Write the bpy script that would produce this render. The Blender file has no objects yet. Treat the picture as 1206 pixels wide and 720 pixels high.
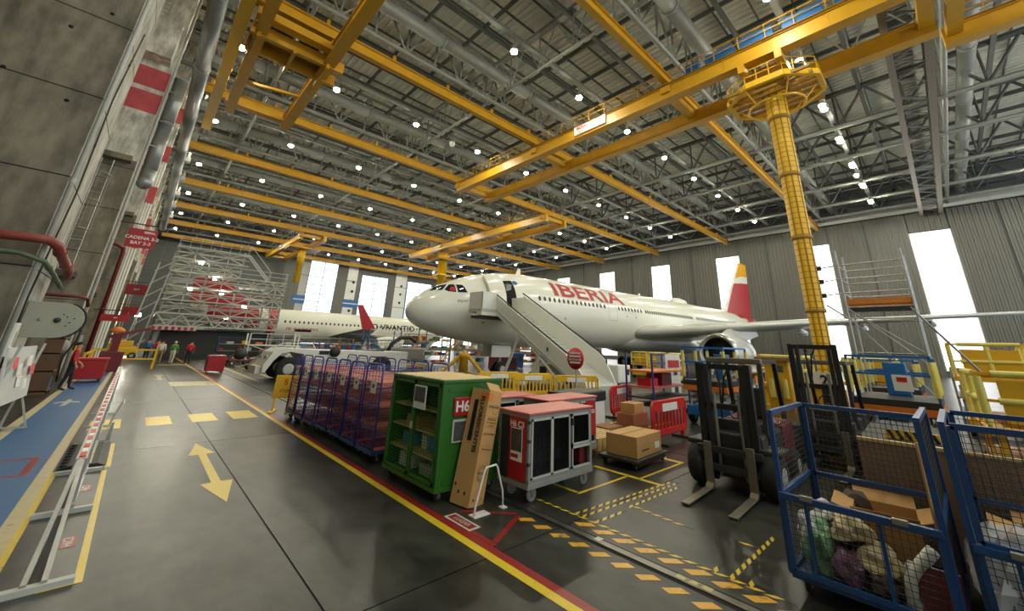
import bpy, bmesh, math, random
from mathutils import Vector, Matrix
PI = math.pi
random.seed(7)
scene = bpy.context.scene
COL = scene.collection
# ---------------------------------------------------------------- camera
FPX, PCX, PCY, CAMH = 456.3, 621.6, 261.4, 2.15
yaw, pit, rol = math.radians(43.55), math.radians(17.84), math.radians(1.94)
FW = Vector((math.sin(yaw)*math.cos(pit), math.cos(yaw)*math.cos(pit), math.sin(pit)))
RT0 = Vector((math.cos(yaw), -math.sin(yaw), 0)); UP0 = RT0.cross(FW)
RT = RT0*math.cos(rol) + UP0*math.sin(rol)
UP = UP0*math.cos(rol) - RT0*math.sin(rol)
cd = bpy.data.cameras.new('camera'); cam = bpy.data.objects.new('camera', cd); COL.objects.link(cam)
cam.matrix_world = Matrix(((RT.x, UP.x, -FW.x, 0), (RT.y, UP.y, -FW.y, 0), (RT.z, UP.z, -FW.z, CAMH), (0, 0, 0, 1)))
cd.sensor_fit = 'HORIZONTAL'; cd.sensor_width = 36; cd.lens = FPX/1206*36
cd.shift_x = -(PCX-603)/1206; cd.shift_y = -(360-PCY)/1206
cd.clip_start = .05; cd.clip_end = 600
scene.camera = cam
# ---------------------------------------------------------------- world, exposure
LAMP_E = 330.0
WIN_E = 1.7
w = bpy.data.worlds.new('world'); scene.world = w; w.use_nodes = True
bg = w.node_tree.nodes['Background']; bg.inputs[0].default_value = (.90, .96, 1.0, 1); bg.inputs[1].default_value = 0.9
vs = scene.view_settings; vs.view_transform = 'Standard'; vs.look = 'None'; vs.gamma = 1; vs.use_curve_mapping = False
vs.exposure = 0.5
try:
    scene.cycles.use_denoising = True; scene.cycles.max_bounces = 6; scene.cycles.diffuse_bounces = 4
    scene.cycles.sample_clamp_indirect = 6
except Exception: pass

# ---------------------------------------------------------------- materials
def lin(c):
    return tuple(((v/255)/12.92 if v/255 <= .04045 else (((v/255)+.055)/1.055)**2.4) for v in c)
MATS = {}
def mat(name, col, rough=.5, metal=0, var=.12, scale=3, bump=0, emit=0, spec=.5, bscale=None, stretch=None):
    if name in MATS: return MATS[name]
    m = bpy.data.materials.new(name); m.use_nodes = True; nt = m.node_tree; b = nt.nodes['Principled BSDF']
    c = lin(col); b.inputs['Roughness'].default_value = rough; b.inputs['Metallic'].default_value = metal
    b.inputs['Specular IOR Level'].default_value = spec
    if var or bump:
        tc = nt.nodes.new('ShaderNodeTexCoord'); src = tc.outputs['Object']
        if stretch:
            mp = nt.nodes.new('ShaderNodeMapping'); mp.inputs['Scale'].default_value = stretch
            nt.links.new(src, mp.inputs['Vector']); src = mp.outputs[0]
        n = nt.nodes.new('ShaderNodeTexNoise'); n.inputs['Scale'].default_value = scale; n.inputs['Detail'].default_value = 5; n.inputs['Roughness'].default_value = .62
        nt.links.new(src, n.inputs['Vector'])
        mx = nt.nodes.new('ShaderNodeMix'); mx.data_type = 'RGBA'
        mx.inputs[6].default_value = tuple(max(0, v*(1-2*var)) for v in c)+(1,); mx.inputs[7].default_value = tuple(min(1, v*(1+2*var)) for v in c)+(1,)
        nt.links.new(n.outputs['Fac'], mx.inputs[0]); nt.links.new(mx.outputs[2], b.inputs['Base Color'])
        if bump:
            n2 = nt.nodes.new('ShaderNodeTexNoise'); n2.inputs['Scale'].default_value = bscale or scale*6; n2.inputs['Detail'].default_value = 4
            nt.links.new(src, n2.inputs['Vector'])
            bp = nt.nodes.new('ShaderNodeBump'); bp.inputs['Strength'].default_value = bump; bp.inputs['Distance'].default_value = .02
            nt.links.new(n2.outputs['Fac'], bp.inputs['Height']); nt.links.new(bp.outputs[0], b.inputs['Normal'])
    else:
        b.inputs['Base Color'].default_value = c+(1,)
    if emit:
        b.inputs['Emission Color'].default_value = c+(1,); b.inputs['Emission Strength'].default_value = emit
    MATS[name] = m; return m
def floor_mat():
    m = bpy.data.materials.new('polished_concrete'); m.use_nodes = True; nt = m.node_tree; b = nt.nodes['Principled BSDF']
    geo = nt.nodes.new('ShaderNodeNewGeometry')
    def noise(sc, det, st=None):
        n = nt.nodes.new('ShaderNodeTexNoise'); n.inputs['Scale'].default_value = sc; n.inputs['Detail'].default_value = det; n.inputs['Roughness'].default_value = .65
        src = geo.outputs['Position']
        if st:
            mp = nt.nodes.new('ShaderNodeMapping'); mp.inputs['Scale'].default_value = st; nt.links.new(src, mp.inputs['Vector']); src = mp.outputs[0]
        nt.links.new(src, n.inputs['Vector']); return n
    n1 = noise(.45, 4); n2 = noise(3.2, 6, (1, .5, 1))
    ad = nt.nodes.new('ShaderNodeMath'); ad.operation = 'ADD'; nt.links.new(n1.outputs['Fac'], ad.inputs[0]); nt.links.new(n2.outputs['Fac'], ad.inputs[1])
    mr = nt.nodes.new('ShaderNodeMapRange'); mr.inputs[1].default_value = .8; mr.inputs[2].default_value = 1.22; nt.links.new(ad.outputs[0], mr.inputs[0])
    mx = nt.nodes.new('ShaderNodeMix'); mx.data_type = 'RGBA'; mx.inputs[6].default_value = lin((32, 32, 29))+(1,); mx.inputs[7].default_value = lin((68, 68, 61))+(1,)
    nt.links.new(mr.outputs[0], mx.inputs[0]); nt.links.new(mx.outputs[2], b.inputs['Base Color'])
    b.inputs['Roughness'].default_value = .3; b.inputs['Specular IOR Level'].default_value = .26
    return m
def paint(name, col, wear=.35, rough=.35):
    "worn floor paint: chips show the concrete"
    m = bpy.data.materials.new(name); m.use_nodes = True; nt = m.node_tree; b = nt.nodes['Principled BSDF']
    geo = nt.nodes.new('ShaderNodeNewGeometry'); n = nt.nodes.new('ShaderNodeTexNoise'); n.inputs['Scale'].default_value = 7; n.inputs['Detail'].default_value = 9; n.inputs['Roughness'].default_value = .7
    nt.links.new(geo.outputs['Position'], n.inputs['Vector'])
    r = nt.nodes.new('ShaderNodeValToRGB'); e = r.color_ramp.elements
    e[0].position = wear-.06; e[1].position = wear+.08; e[0].color = lin((80, 78, 68))+(1,); e[1].color = lin(col)+(1,)
    x = e.new(.8); x.color = tuple(v*.8 for v in lin(col))+(1,)
    nt.links.new(n.outputs['Fac'], r.inputs[0]); nt.links.new(r.outputs[0], b.inputs['Base Color']); b.inputs['Roughness'].default_value = rough
    MATS[name] = m; return m
def concrete(name, col, boards=True):
    m = bpy.data.materials.new(name); m.use_nodes = True; nt = m.node_tree; b = nt.nodes['Principled BSDF']
    geo = nt.nodes.new('ShaderNodeNewGeometry'); c = lin(col)
    n = nt.nodes.new('ShaderNodeTexNoise'); n.inputs['Scale'].default_value = .8; n.inputs['Detail'].default_value = 8; n.inputs['Roughness'].default_value = .68
    nt.links.new(geo.outputs['Position'], n.inputs['Vector'])
    mp = nt.nodes.new('ShaderNodeMapping'); mp.inputs['Scale'].default_value = (2.2, 2.2, .6); nt.links.new(geo.outputs['Position'], mp.inputs['Vector'])
    n2 = nt.nodes.new('ShaderNodeTexNoise'); n2.inputs['Scale'].default_value = 1.6; n2.inputs['Detail'].default_value = 6; nt.links.new(mp.outputs[0], n2.inputs['Vector'])
    ad = nt.nodes.new('ShaderNodeMath'); ad.operation = 'ADD'; nt.links.new(n.outputs['Fac'], ad.inputs[0]); nt.links.new(n2.outputs['Fac'], ad.inputs[1])
    r = nt.nodes.new('ShaderNodeValToRGB'); e = r.color_ramp.elements
    e[0].position = .75/2+.02; e[1].position = .62; e[0].color = tuple(v*.55 for v in c)+(1,); e[1].color = tuple(min(1, v*1.25) for v in c)+(1,)
    hf = nt.nodes.new('ShaderNodeMath'); hf.operation = 'MULTIPLY'; hf.inputs[1].default_value = .5; nt.links.new(ad.outputs[0], hf.inputs[0])
    nt.links.new(hf.outputs[0], r.inputs[0]); nt.links.new(r.outputs[0], b.inputs['Base Color']); b.inputs['Roughness'].default_value = .85
    bp = nt.nodes.new('ShaderNodeBump'); bp.inputs['Strength'].default_value = .25; bp.inputs['Distance'].default_value = .03
    nt.links.new(ad.outputs[0], bp.inputs['Height']); nt.links.new(bp.outputs[0], b.inputs['Normal'])
    MATS[name] = m; return m
def glass(name, col, alpha=.25, rough=.05):
    m = bpy.data.materials.new(name); m.use_nodes = True; b = m.node_tree.nodes['Principled BSDF']
    b.inputs['Base Color'].default_value = lin(col)+(1,); b.inputs['Roughness'].default_value = rough; b.inputs['Alpha'].default_value = alpha
    MATS[name] = m; return m
M = MATS
M['floor'] = floor_mat()
paint('p_yellow', (226, 196, 44), .33); paint('p_amber', (222, 168, 34), .37); paint('p_red', (150, 34, 34), .34); paint('p_blue', (48, 104, 158), .28, .45)
paint('p_cream', (206, 192, 150), .30, .5); paint('p_white', (205, 205, 195), .36); paint('p_pale', (190, 178, 104), .42)
concrete('concrete', (138, 131, 113)); concrete('concrete_light', (176, 174, 162)); concrete('concrete_lit', (240, 234, 216))  # last tone is column concrete brightened to look lit by nearby lamps
mat('joint', (34, 33, 30), .9, 0, 0); mat('steel', (150, 148, 138), .42, .7, .15, 6); mat('galv', (176, 178, 176), .35, .75, .12, 5)
mat('rail_steel', (130, 126, 116), .3, .9, .2, 8)
mat('roof_sheet', (188, 188, 176), .6, 0, .15, .6); mat('truss', (126, 128, 122), .5, .2, .12, 1.5); mat('truss_dark', (74, 76, 72), .6, .2, .12, 1.5); mat('truss_maroon', (70, 40, 42), .6, 0, .12, 2)
mat('duct', (160, 165, 164), .35, .6, .1, 2); mat('panel_grey', (112, 112, 105), .55, .3, .10, .4, stretch=(1, 1, .3)); mat('panel_dark', (96, 99, 98), .6, .2, .1, .5)
mat('white_paint', (226, 226, 214), .28, 0, .03, 1.5); mat('ac_white', (232, 232, 218), .16, 0, .03, .5); mat('ac_grey', (196, 198, 190), .22, .1, .05, .7)
mat('ac_red', (170, 22, 34), .4, 0, .05, 1); mat('ac_yellow', (232, 168, 24), .25, 0, .05, 1); mat('chrome', (200, 200, 198), .18, .95, .05, 2)
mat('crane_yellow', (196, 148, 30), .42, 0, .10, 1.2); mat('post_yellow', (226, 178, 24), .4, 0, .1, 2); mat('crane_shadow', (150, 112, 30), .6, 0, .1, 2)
mat('yellow', (232, 186, 28), .42, 0, .1, 3); mat('foam_yellow', (226, 214, 110), .7, 0, .1, 4); mat('orange', (226, 126, 40), .45, 0, .1, 3); mat('amber', (230, 176, 36), .4, 0, .1, 2)
mat('blue_frame', (34, 72, 124), .4, 0, .15, 8); mat('lift_blue', (30, 104, 172), .42, 0, .12, 3); mat('indigo', (62, 66, 140), .4, .1, .15, 6); mat('sky_blue', (60, 136, 196), .5, 0, .1, 4); mat('panel_blue', (34, 92, 148), .45, 0, .1, 3)
mat('green_paint', (38, 100, 24), .38, 0, .10, 2.5); mat('red_paint', (168, 26, 32), .4, 0, .12, 3); mat('red_bright', (204, 34, 36), .42, 0, .1, 3); mat('pink_top', (206, 106, 96), .38, 0, .12, 2); mat('pipe_red', (142, 66, 54), .5, 0, .15, 3); mat('pipe_green', (86, 104, 76), .6, 0, .15, 3)
mat('band_red', (222, 98, 102), .7, 0, .2, 1.5); mat('maroon', (110, 32, 40), .5, 0, .2, 4)  # band red lightened too, for the lamp glow on the columns
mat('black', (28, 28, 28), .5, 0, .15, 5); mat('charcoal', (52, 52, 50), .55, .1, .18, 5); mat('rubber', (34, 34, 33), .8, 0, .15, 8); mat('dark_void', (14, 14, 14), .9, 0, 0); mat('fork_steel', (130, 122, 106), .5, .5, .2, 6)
mat('card', (196, 152, 94), .8, 0, .08, 3, .1); mat('card_dark', (160, 112, 78), .8, 0, .12, 3, .1); mat('card_red', (168, 106, 78), .8, 0, .12, 3); mat('wood', (214, 186, 128), .7, 0, .15, 4, stretch=(1, 8, 1)); mat('wood_dark', (150, 112, 66), .75, 0, .15, 4); mat('shelf_wood', (104, 78, 58), .75, 0, .15, 4); mat('plank', (214, 132, 52), .6, 0, .15, 3); mat('board_brown', (148, 120, 94), .7, 0, .12, 3, stretch=(1, 1, 10))
mat('white', (235, 235, 228), .5, 0, .04, 3); mat('grey', (140, 140, 134), .5, 0, .1, 3); mat('grey_light', (184, 186, 178), .45, 0, .08, 3); mat('reel_grey', (166, 168, 150), .5, .1, .07, 3); mat('whiteboard', (226, 230, 228), .25, 0, .05, 2)
mat('ink', (40, 36, 30), .7, 0, 0); mat('ink_soft', (104, 80, 52), .8, 0, 0); mat('ink_red', (170, 40, 30), .7, 0, 0); mat('skin', (196, 142, 112), .6, 0, .05, 8); mat('hair', (40, 32, 26), .7, 0, .2, 20); mat('hi_vis_green', (80, 150, 70), .7, 0, .1, 6); mat('denim', (40, 46, 62), .8, 0, .15, 10); mat('cloth_white', (214, 208, 192), .8, 0, .1, 6); mat('cloth_tan', (140, 120, 92), .8, 0, .1, 6); mat('shirt_red', (186, 30, 42), .75, 0, .1, 8); mat('trousers', (34, 34, 40), .8, 0, .1, 8)
mat('lamp_lens', (255, 250, 226), .4, 0, 0, emit=LAMP_E); mat('lamp_body', (190, 188, 176), .4, .4, .05, 4)
mat('pane', (252, 253, 255), .4, 0, 0, emit=WIN_E); mat('pane_blue', (214, 226, 248), .4, 0, 0, emit=1.1); mat('pane_dim', (176, 186, 196), .4, 0, 0, emit=.35)
glass('cab_glass', (24, 30, 34), .92, .06); glass('acrylic', (16, 18, 18), .55, .08); glass('film', (226, 230, 230), .45, .15)
mat('photo_dark', (70, 72, 70), .4, 0, .5, 14); mat('cyan_band', (50, 110, 176), .5, 0, .05, 2)

# ---------------------------------------------------------------- mesh helpers
class MB:
    def __init__(s): s.v = []; s.f = []; s.m = []; s.sm = []; s.cm = 0; s.xf = None
    def add(s, vs, fs, smooth=False):
        o = len(s.v)
        if s.xf is not None: vs = [s.xf @ Vector(v) for v in vs]
        s.v += [tuple(v) for v in vs]
        for f in fs: s.f.append(tuple(i+o for i in f)); s.m.append(s.cm); s.sm.append(smooth)
        return s
    def bx(s, x0, y0, z0, x1, y1, z1):
        return s.add([(x0,y0,z0),(x1,y0,z0),(x1,y1,z0),(x0,y1,z0),(x0,y0,z1),(x1,y0,z1),(x1,y1,z1),(x0,y1,z1)],
                     [(0,3,2,1),(4,5,6,7),(0,1,5,4),(1,2,6,5),(2,3,7,6),(3,0,4,7)])
    def box(s, c, d, rz=0, R=None):
        h = [v/2 for v in d]; T = R or Matrix.Rotation(rz, 3, 'Z'); c = Vector(c)
        vs = [c + T @ Vector((x*h[0], y*h[1], z*h[2])) for z in (-1,1) for (x,y) in ((-1,-1),(1,-1),(1,1),(-1,1))]
        return s.add(vs, [(0,3,2,1),(4,5,6,7),(0,1,5,4),(1,2,6,5),(2,3,7,6),(3,0,4,7)])
    def bar(s, p, q, w, h=None, up=(0,0,1)):
        h = h or w; p = Vector(p); q = Vector(q); d = (q-p).normalized(); u = Vector(up)
        if abs(d.dot(u)) > .97: u = Vector((1,0,0))
        a = d.cross(u).normalized(); b = a.cross(d)
        vs = [e + a*(i*w/2) + b*(j*h/2) for e in (p,q) for (i,j) in ((-1,-1),(1,-1),(1,1),(-1,1))]
        return s.add(vs, [(0,3,2,1),(4,5,6,7),(0,1,5,4),(1,2,6,5),(2,3,7,6),(3,0,4,7)])
    def tube(s, p, q, r, n=8, r2=None, caps=True):
        p = Vector(p); q = Vector(q); r2 = r if r2 is None else r2; d = (q-p).normalized(); u = Vector((0,0,1))
        if abs(d.z) > .95: u = Vector((1,0,0))
        a = d.cross(u).normalized(); b = a.cross(d); vs = []
        for e, rr in ((p,r),(q,r2)):
            vs += [e + (a*math.cos(t)+b*math.sin(t))*rr for t in [2*PI*i/n for i in range(n)]]
        fs = [(i,(i+1)%n,n+(i+1)%n,n+i) for i in range(n)]
        s.add(vs, fs, True)
        if caps: s.add(vs[:n], [tuple(range(n))[::-1]]); s.add(vs[n:], [tuple(range(n))])
        return s
    def path(s, pts, r, n=8, closed=False):
        P = [Vector(p) for p in pts]; k = len(P); vs = []; a = None
        for i in range(k):
            if closed: d = (P[(i+1)%k]-P[i-1]).normalized()
            else: d = (P[min(i+1,k-1)]-P[max(i-1,0)]).normalized()
            if a is None:
                u = Vector((0,0,1)) if abs(d.z) < .9 else Vector((1,0,0)); a = d.cross(u).normalized()
            else: a = (a - d*a.dot(d)).normalized()
            b = a.cross(d)
            vs += [P[i] + (a*math.cos(t)+b*math.sin(t))*r for t in [2*PI*j/n for j in range(n)]]
        fs = []
        for i in range(k if closed else k-1):
            o = i*n; o2 = ((i+1)%k)*n
            fs += [(o+j, o+(j+1)%n, o2+(j+1)%n, o2+j) for j in range(n)]
        if not closed: fs += [tuple(range(n))[::-1], tuple(range((k-1)*n, k*n))]
        return s.add(vs, fs, True)
    def lathe(s, prof, n=20, T=None, caps=True):
        vs = []; T = T or Matrix.Identity(4)
        for r, z in prof: vs += [T @ Vector((r*math.cos(2*PI*i/n), r*math.sin(2*PI*i/n), z)) for i in range(n)]
        fs = []
        for k in range(len(prof)-1): fs += [(k*n+i, k*n+(i+1)%n, (k+1)*n+(i+1)%n, (k+1)*n+i) for i in range(n)]
        if caps: fs += [tuple(range(n))[::-1], tuple(range((len(prof)-1)*n, len(prof)*n))]
        return s.add(vs, fs, True)
    def wheel(s, c, r, w, ax='y', n=18):
        R = {'y': Matrix.Rotation(PI/2,4,'X'), 'x': Matrix.Rotation(PI/2,4,'Y'), 'z': Matrix.Identity(4)}[ax]
        T = Matrix.Translation(c) @ R
        return s.lathe([(r*.55,-w/2),(r*.86,-w/2),(r*.97,-w*.36),(r,-w*.15),(r,w*.15),(r*.97,w*.36),(r*.86,w/2),(r*.55,w/2)], n, T)
    def prism(s, poly, t0, t1, ax='y'):
        def P(u,v,t): return {'y': (u,t,v), 'x': (t,u,v), 'z': (u,v,t)}[ax]
        n = len(poly); vs = [P(u,v,t0) for u,v in poly]+[P(u,v,t1) for u,v in poly]
        return s.add(vs, [tuple(range(n)), tuple(range(2*n-1,n-1,-1))]+[(i,n+i,n+(i+1)%n,(i+1)%n) for i in range(n)])
    def build(s, name, m, parent=None, bev=0, loc=None, rz=0, label=None, kind=None, seg=2):
        me = bpy.data.meshes.new(name); me.from_pydata(s.v, [], s.f)
        ms = m if isinstance(m, (list,tuple)) else [m]
        for x in ms: me.materials.append(M[x] if isinstance(x, str) else x)
        me.polygons.foreach_set('use_smooth', s.sm); me.polygons.foreach_set('material_index', s.m)
        bm = bmesh.new(); bm.from_mesh(me); bmesh.ops.recalc_face_normals(bm, faces=bm.faces); bm.to_mesh(me); bm.free()
        o = bpy.data.objects.new(name, me); COL.objects.link(o)
        if parent: o.parent = parent
        if loc: o.location = loc
        o.rotation_euler.z = rz
        if bev:
            b = o.modifiers.new('bevel','BEVEL'); b.width = bev; b.segments = seg; b.limit_method = 'ANGLE'; b.angle_limit = .6
        if label: o['label'] = label
        if kind: o['kind'] = kind
        return o
def thing(name, label, cat, loc=(0,0,0), rz=0, group=None):
    o = bpy.data.objects.new(name, None); COL.objects.link(o); o.empty_display_size = .2
    o.location = loc; o.rotation_euler.z = rz; o['label'] = label; o['category'] = cat
    if group: o['group'] = group
    return o
def tag(o, label, cat, group=None):
    o['label'] = label; o['category'] = cat
    if group: o['group'] = group
    return o
def struct(o): o['kind'] = 'structure'; return o
def dup(root, loc=None, rz=None, label=None, group=None, parent=None):
    r = root.copy(); COL.objects.link(r); r.parent = parent
    if loc is not None: r.location = loc
    if rz is not None: r.rotation_euler.z = rz
    if label: r['label'] = label
    if group: r['group'] = group
    for ch in [c for c in root.children]: dup(ch, parent=r)
    return r
def B(): return MB()
def text_mesh(txt, size, align='CENTER', bold=0.0, shear=0, sx=1.0, space=1.0):
    c = bpy.data.curves.new('t', 'FONT'); c.body = txt; c.size = size; c.align_x = align; c.align_y = 'CENTER'; c.offset = bold; c.shear = shear; c.space_character = space
    c.resolution_u = 3
    o = bpy.data.objects.new('t', c); COL.objects.link(o)
    dg = bpy.context.evaluated_depsgraph_get(); dg.update()
    me = bpy.data.meshes.new_from_object(o.evaluated_get(dg)); bpy.data.objects.remove(o)
    if sx != 1:
        for v in me.vertices: v.co.x *= sx
    return me
def lettering(name, txt, size, m, T, parent=None, **k):
    "flat printed text, plane given by 4x4 T (local x = reading direction, local y = up)"
    me = text_mesh(txt, size, **k); me.transform(T); me.materials.clear(); me.materials.append(M[m]); me.name = name
    o = bpy.data.objects.new(name, me); COL.objects.link(o)
    if parent: o.parent = parent
    return o
def frame(o, x, y):
    "matrix from origin, reading direction, up direction"
    x = Vector(x).normalized(); y = Vector(y); y = (y - x*y.dot(x)).normalized(); z = x.cross(y)
    return Matrix(((x.x,y.x,z.x,o[0]),(x.y,y.y,z.y,o[1]),(x.z,y.z,z.z,o[2]),(0,0,0,1)))
def caster(parent, loc, r=.1, swivel=.06, m='rubber', name='caster', rz=0):
    x, y, z = loc
    c = B(); c.xf = Matrix.Translation((x,y,0)) @ Matrix.Rotation(rz,4,'Z')
    c.wheel((swivel,0,r), r, .045, 'y', 16); c.cm = 1
    c.wheel((swivel,0,r), r*.5, .05, 'y', 12)
    for sgn in (-1,1): c.bar((swivel,sgn*.034,r), (0,sgn*.034,z-.01), .03, .006, (0,1,0))
    c.bx(-.05,-.05,z-.015,.05,.05,z)
    return c.build(name, [m,'steel'], parent)
def plate(parent, name, mtl, x0, y0, x1, y1, z=.003, t=.002):
    b = B(); b.bx(x0,y0,z-t,x1,y1,z); return b.build(name, mtl, parent)
def grid_panel(b, p0, u, v, nu, nv, r=.0025, n=4):
    "wire mesh on the parallelogram p0, p0+u, p0+v"
    p0 = Vector(p0); u = Vector(u); v = Vector(v)
    for i in range(nu+1): b.tube(p0+u*(i/nu), p0+u*(i/nu)+v, r, n, caps=False)
    for j in range(nv+1): b.tube(p0+v*(j/nv), p0+v*(j/nv)+u, r, n, caps=False)
# ================================================================ FLOOR
fl = B().bx(-7, -16, -.3, 82, 120, -.012).build('floor', 'joint'); struct(fl)
slab = None
for i in range(-1, 11):
    for j in range(-3, 15):
        x = 1.66+7.55*i; y = 3.84+7.55*j
        if slab is None: slab = o = B().bx(.009,.009,-.06,7.541,7.541,0).build('concrete_slab', 'floor', fl)
        else: o = slab.copy(); COL.objects.link(o)
        o.location = (x, y, 0)
def poly_mark(name, pts, m, z=.003):
    b = B(); n = len(pts); b.add([(x,y,z) for x,y in pts]+[(x,y,z-.0025) for x,y in pts], [tuple(range(n)), tuple(range(2*n-1,n-1,-1))]+[(i,n+i,n+(i+1)%n,(i+1)%n) for i in range(n)])
    return b.build(name, m, fl)
plate(fl, 'yellow_line', 'p_yellow', 3.215, -6, 3.32, 80)
plate(fl, 'red_line', 'p_red', 3.322, -6, 3.425, 80)
plate(fl, 'walkway_paint', 'p_blue', -1.47, -3, -.59, 38.5)
plate(fl, 'walkway_border', 'p_cream', -1.64, -3, -1.47, 38.5, .004)
plate(fl, 'walkway_border', 'p_cream', -.59, -3, -.445, 38.5, .004)
plate(fl, 'yellow_edge', 'p_yellow', -.445, -3, -.385, 10.3)
for (x0, x1) in ((-.31,.24),(.69,1.18),(1.57,2.12),(2.45,3.03)): plate(fl, 'crossing_square', 'p_yellow', x0, 14.0, x1, 15.4)
poly_mark('painted_arrow', [(1.42,11.32),(1.23,10.29),(1.375,10.25),(1.36,8.3),(1.22,8.28),(1.42,7.26),(1.63,8.28),(1.48,8.3),(1.49,10.25),(1.62,10.29)], 'p_yellow')
poly_mark('painted_arrow', [(1.2,30.6),(1.55,30.6),(1.55,29.9),(1.45,29.9),(1.45,28),(1.6,28),(1.35,27.1),(1.1,28),(1.28,28),(1.28,29.9),(1.2,29.9)], 'p_pale')
plate(fl, 'faded_strip', 'p_pale', 1.6, 23.8, 3.2, 26); plate(fl, 'faded_strip', 'p_pale', 1.6, 39.8, 3.2, 41)
for i in range(12):
    y = 4.39-.29*i
    poly_mark('hazard_block', [(4.16,y),(4.30,y-.13),(4.275,y-.235),(4.125,y-.1)], 'p_amber')
for i in range(-1, 9):
    y = 3.54-.29*i
    poly_mark('hazard_block', [(4.64,y),(4.79,y-.16),(4.765,y-.27),(4.605,y-.12)], 'p_amber')
def dashes(x0, y0, x1, y1, wd=.05, d=.16):
    p = Vector((x0,y0)); q = Vector((x1,y1)); L = (q-p).length; u = (q-p)/L; n = Vector((-u.y,u.x))*wd/2; k = int(L/d); sk = u*.04
    b = B()
    for i in range(k):
        a = p+u*(i*d); c = a+u*d*.56
        b.add([(v.x,v.y,.003) for v in (a-n-sk, c-n-sk, c+n+sk, a+n+sk)], [(0,1,2,3)])
    o = b.build('hazard_tape', 'p_yellow', fl); 
    k = B(); k.add([(v.x,v.y,.0018) for v in (p-n,q-n,q+n,p+n)], [(0,1,2,3)]); k.build('tape_backing', 'black', o)
for a in [(4.84,4.67,4.84,1.4),(4.86,3.98,7.3,3.78),(4.86,3.86,7.3,3.68),(4.84,3.64,5.5,3.6),(5.66,3.64,7.1,3.58),(5.74,3.6,5.66,2.7),(4.84,1.97,6.3,1.96),(4.86,2.14,5.1,2.13),(5.78,2.17,5.75,1.99),(4.86,1.8,5.1,1.8)]: dashes(*a)
for (x0,y0,x1,y1) in ((5.5,6.0,5.55,4.5),(5.5,4.42,6.9,4.47),(6.88,3.8,6.95,5.2),(6.9,4.2,8.6,4.25),(8.5,4.25,8.6,9),(6,25,6.08,45),(5,25,5.08,45),(9.6,6.6,13,6.68),(9.6,7.6,13,7.68)): plate(fl, 'bay_line', 'p_yellow', min(x0,x1), y0, max(x0,x1)+.02, y1)
plate(fl, 'red_bay_line', 'p_red', 3.43, 4.0, 3.5, 5.0); poly_mark('red_bay_line', [(3.5,4.1),(4.22,4.46),(4.24,4.4),(3.52,4.02)], 'p_red')
poly_mark('red_bay_line', [(3.7,5.0),(4.22,4.46),(4.25,4.52),(3.74,5.06)], 'p_red')
# floor stencils
plate(fl, 'stencil_plate', 'p_white', 3.44, 4.46, 3.62, 5.02, .0045); plate(fl, 'stencil_plate', 'p_red', 3.47, 4.5, 3.59, 4.98, .0055)
lettering('stencil_text', 'LUGAR', .1, 'p_white', frame((3.53,4.74,.007), (0,-1,0), (1,0,0)), fl, bold=.002)
for y, t in ((6.95,'H6C3'),(9.05,'H6C3')):
    plate(fl, 'stencil_plate', 'p_red', -.06, y-.16, .06, y+.16, .004)
    lettering('stencil_text', t, .11, 'p_white', frame((0,y,.006), (0,1,0), (-1,0,0)), fl, bold=.003)
plate(fl, 'bay_line', 'p_yellow', .115, 5.85, .175, 10.0); plate(fl, 'bay_line', 'p_yellow', .14, 10.2, .21, 12.2); plate(fl, 'bay_line', 'p_yellow', -.1, 5.85, .115, 5.9)
# walkway pictograms
plate(fl, 'red_outline', 'p_red', -1.45, 11.5, -.72, 11.62, .0045); plate(fl, 'red_outline', 'p_red', -1.45, 10.3, -.72, 10.4, .0045); plate(fl, 'red_outline', 'p_red', -.8, 10.4, -.7, 11.5, .0045)
for yy in (18.8, 29): poly_mark('aircraft_symbol', [(-1.15,yy),(-1.05,yy+.12),(-1.0,yy+.9),(-.78,yy+.7),(-.8,yy+.95),(-1.0,yy+1.2),(-1.03,yy+1.7),(-1.1,yy+1.7),(-1.13,yy+1.2),(-1.35,yy+.95),(-1.33,yy+.7),(-1.13,yy+.9)], 'p_white', .005)
# floor rail
b = B(); b.bx(4.36,-14,-.01,4.40,110,.002); b.bx(4.50,-14,-.01,4.54,110,.002); b.build('rail_groove', 'dark_void', fl)
B().bx(4.405,-14,-.02,4.495,110,.012).build('rail', 'rail_steel', fl)
plate(fl, 'rail_splice', 'p_pale', 4.43, 2.0, 4.5, 2.35, .014); plate(fl, 'rail_tag', 'p_white', 4.44, 3.28, 4.53, 3.36, .015)
# ================================================================ LEFT WALL with concrete columns
wl = B().bx(-7.5,-16,0,-6.8,120,29).build('wall_left', 'concrete'); struct(wl)
def column(y0, first=False):
    c = B(); c.bx(-6.8, y0, 0, -2.3, y0+3.3, 29)
    o = c.build('column', 'concrete', wl, bev=.03)
    b = B(); b.bx(-2.301, y0+.02, 0, -2.285, y0+3.28, 29); b.build('column_face', 'concrete_light', o)
    b = B()
    for k in range(12):
        z = 1.2+2.45*k; b.bx(-6.8, y0-.004, z, -2.3, y0+.01, z+.03); b.bx(-2.29, y0, z, -2.281, y0+3.3, z+.03)
    b.build('formwork_joint', 'joint', o)
    return o
cols = [column(15.55+14.7*i) for i in range(-1, 7)]
for (x, z) in ((-2.9,8.2),(-4.1,8.6),(-3.4,10.4),(-5.0,9.8),(-3.9,6.4),(-4.8,6.1),(-2.8,11.3),(-3.6,12.3)):
    B().lathe([(.05,0),(.05,.012)],10,Matrix.Translation((x,15.55,z)) @ Matrix.Rotation(PI/2,4,'X')).build('tie_hole','joint',cols[1])
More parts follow.
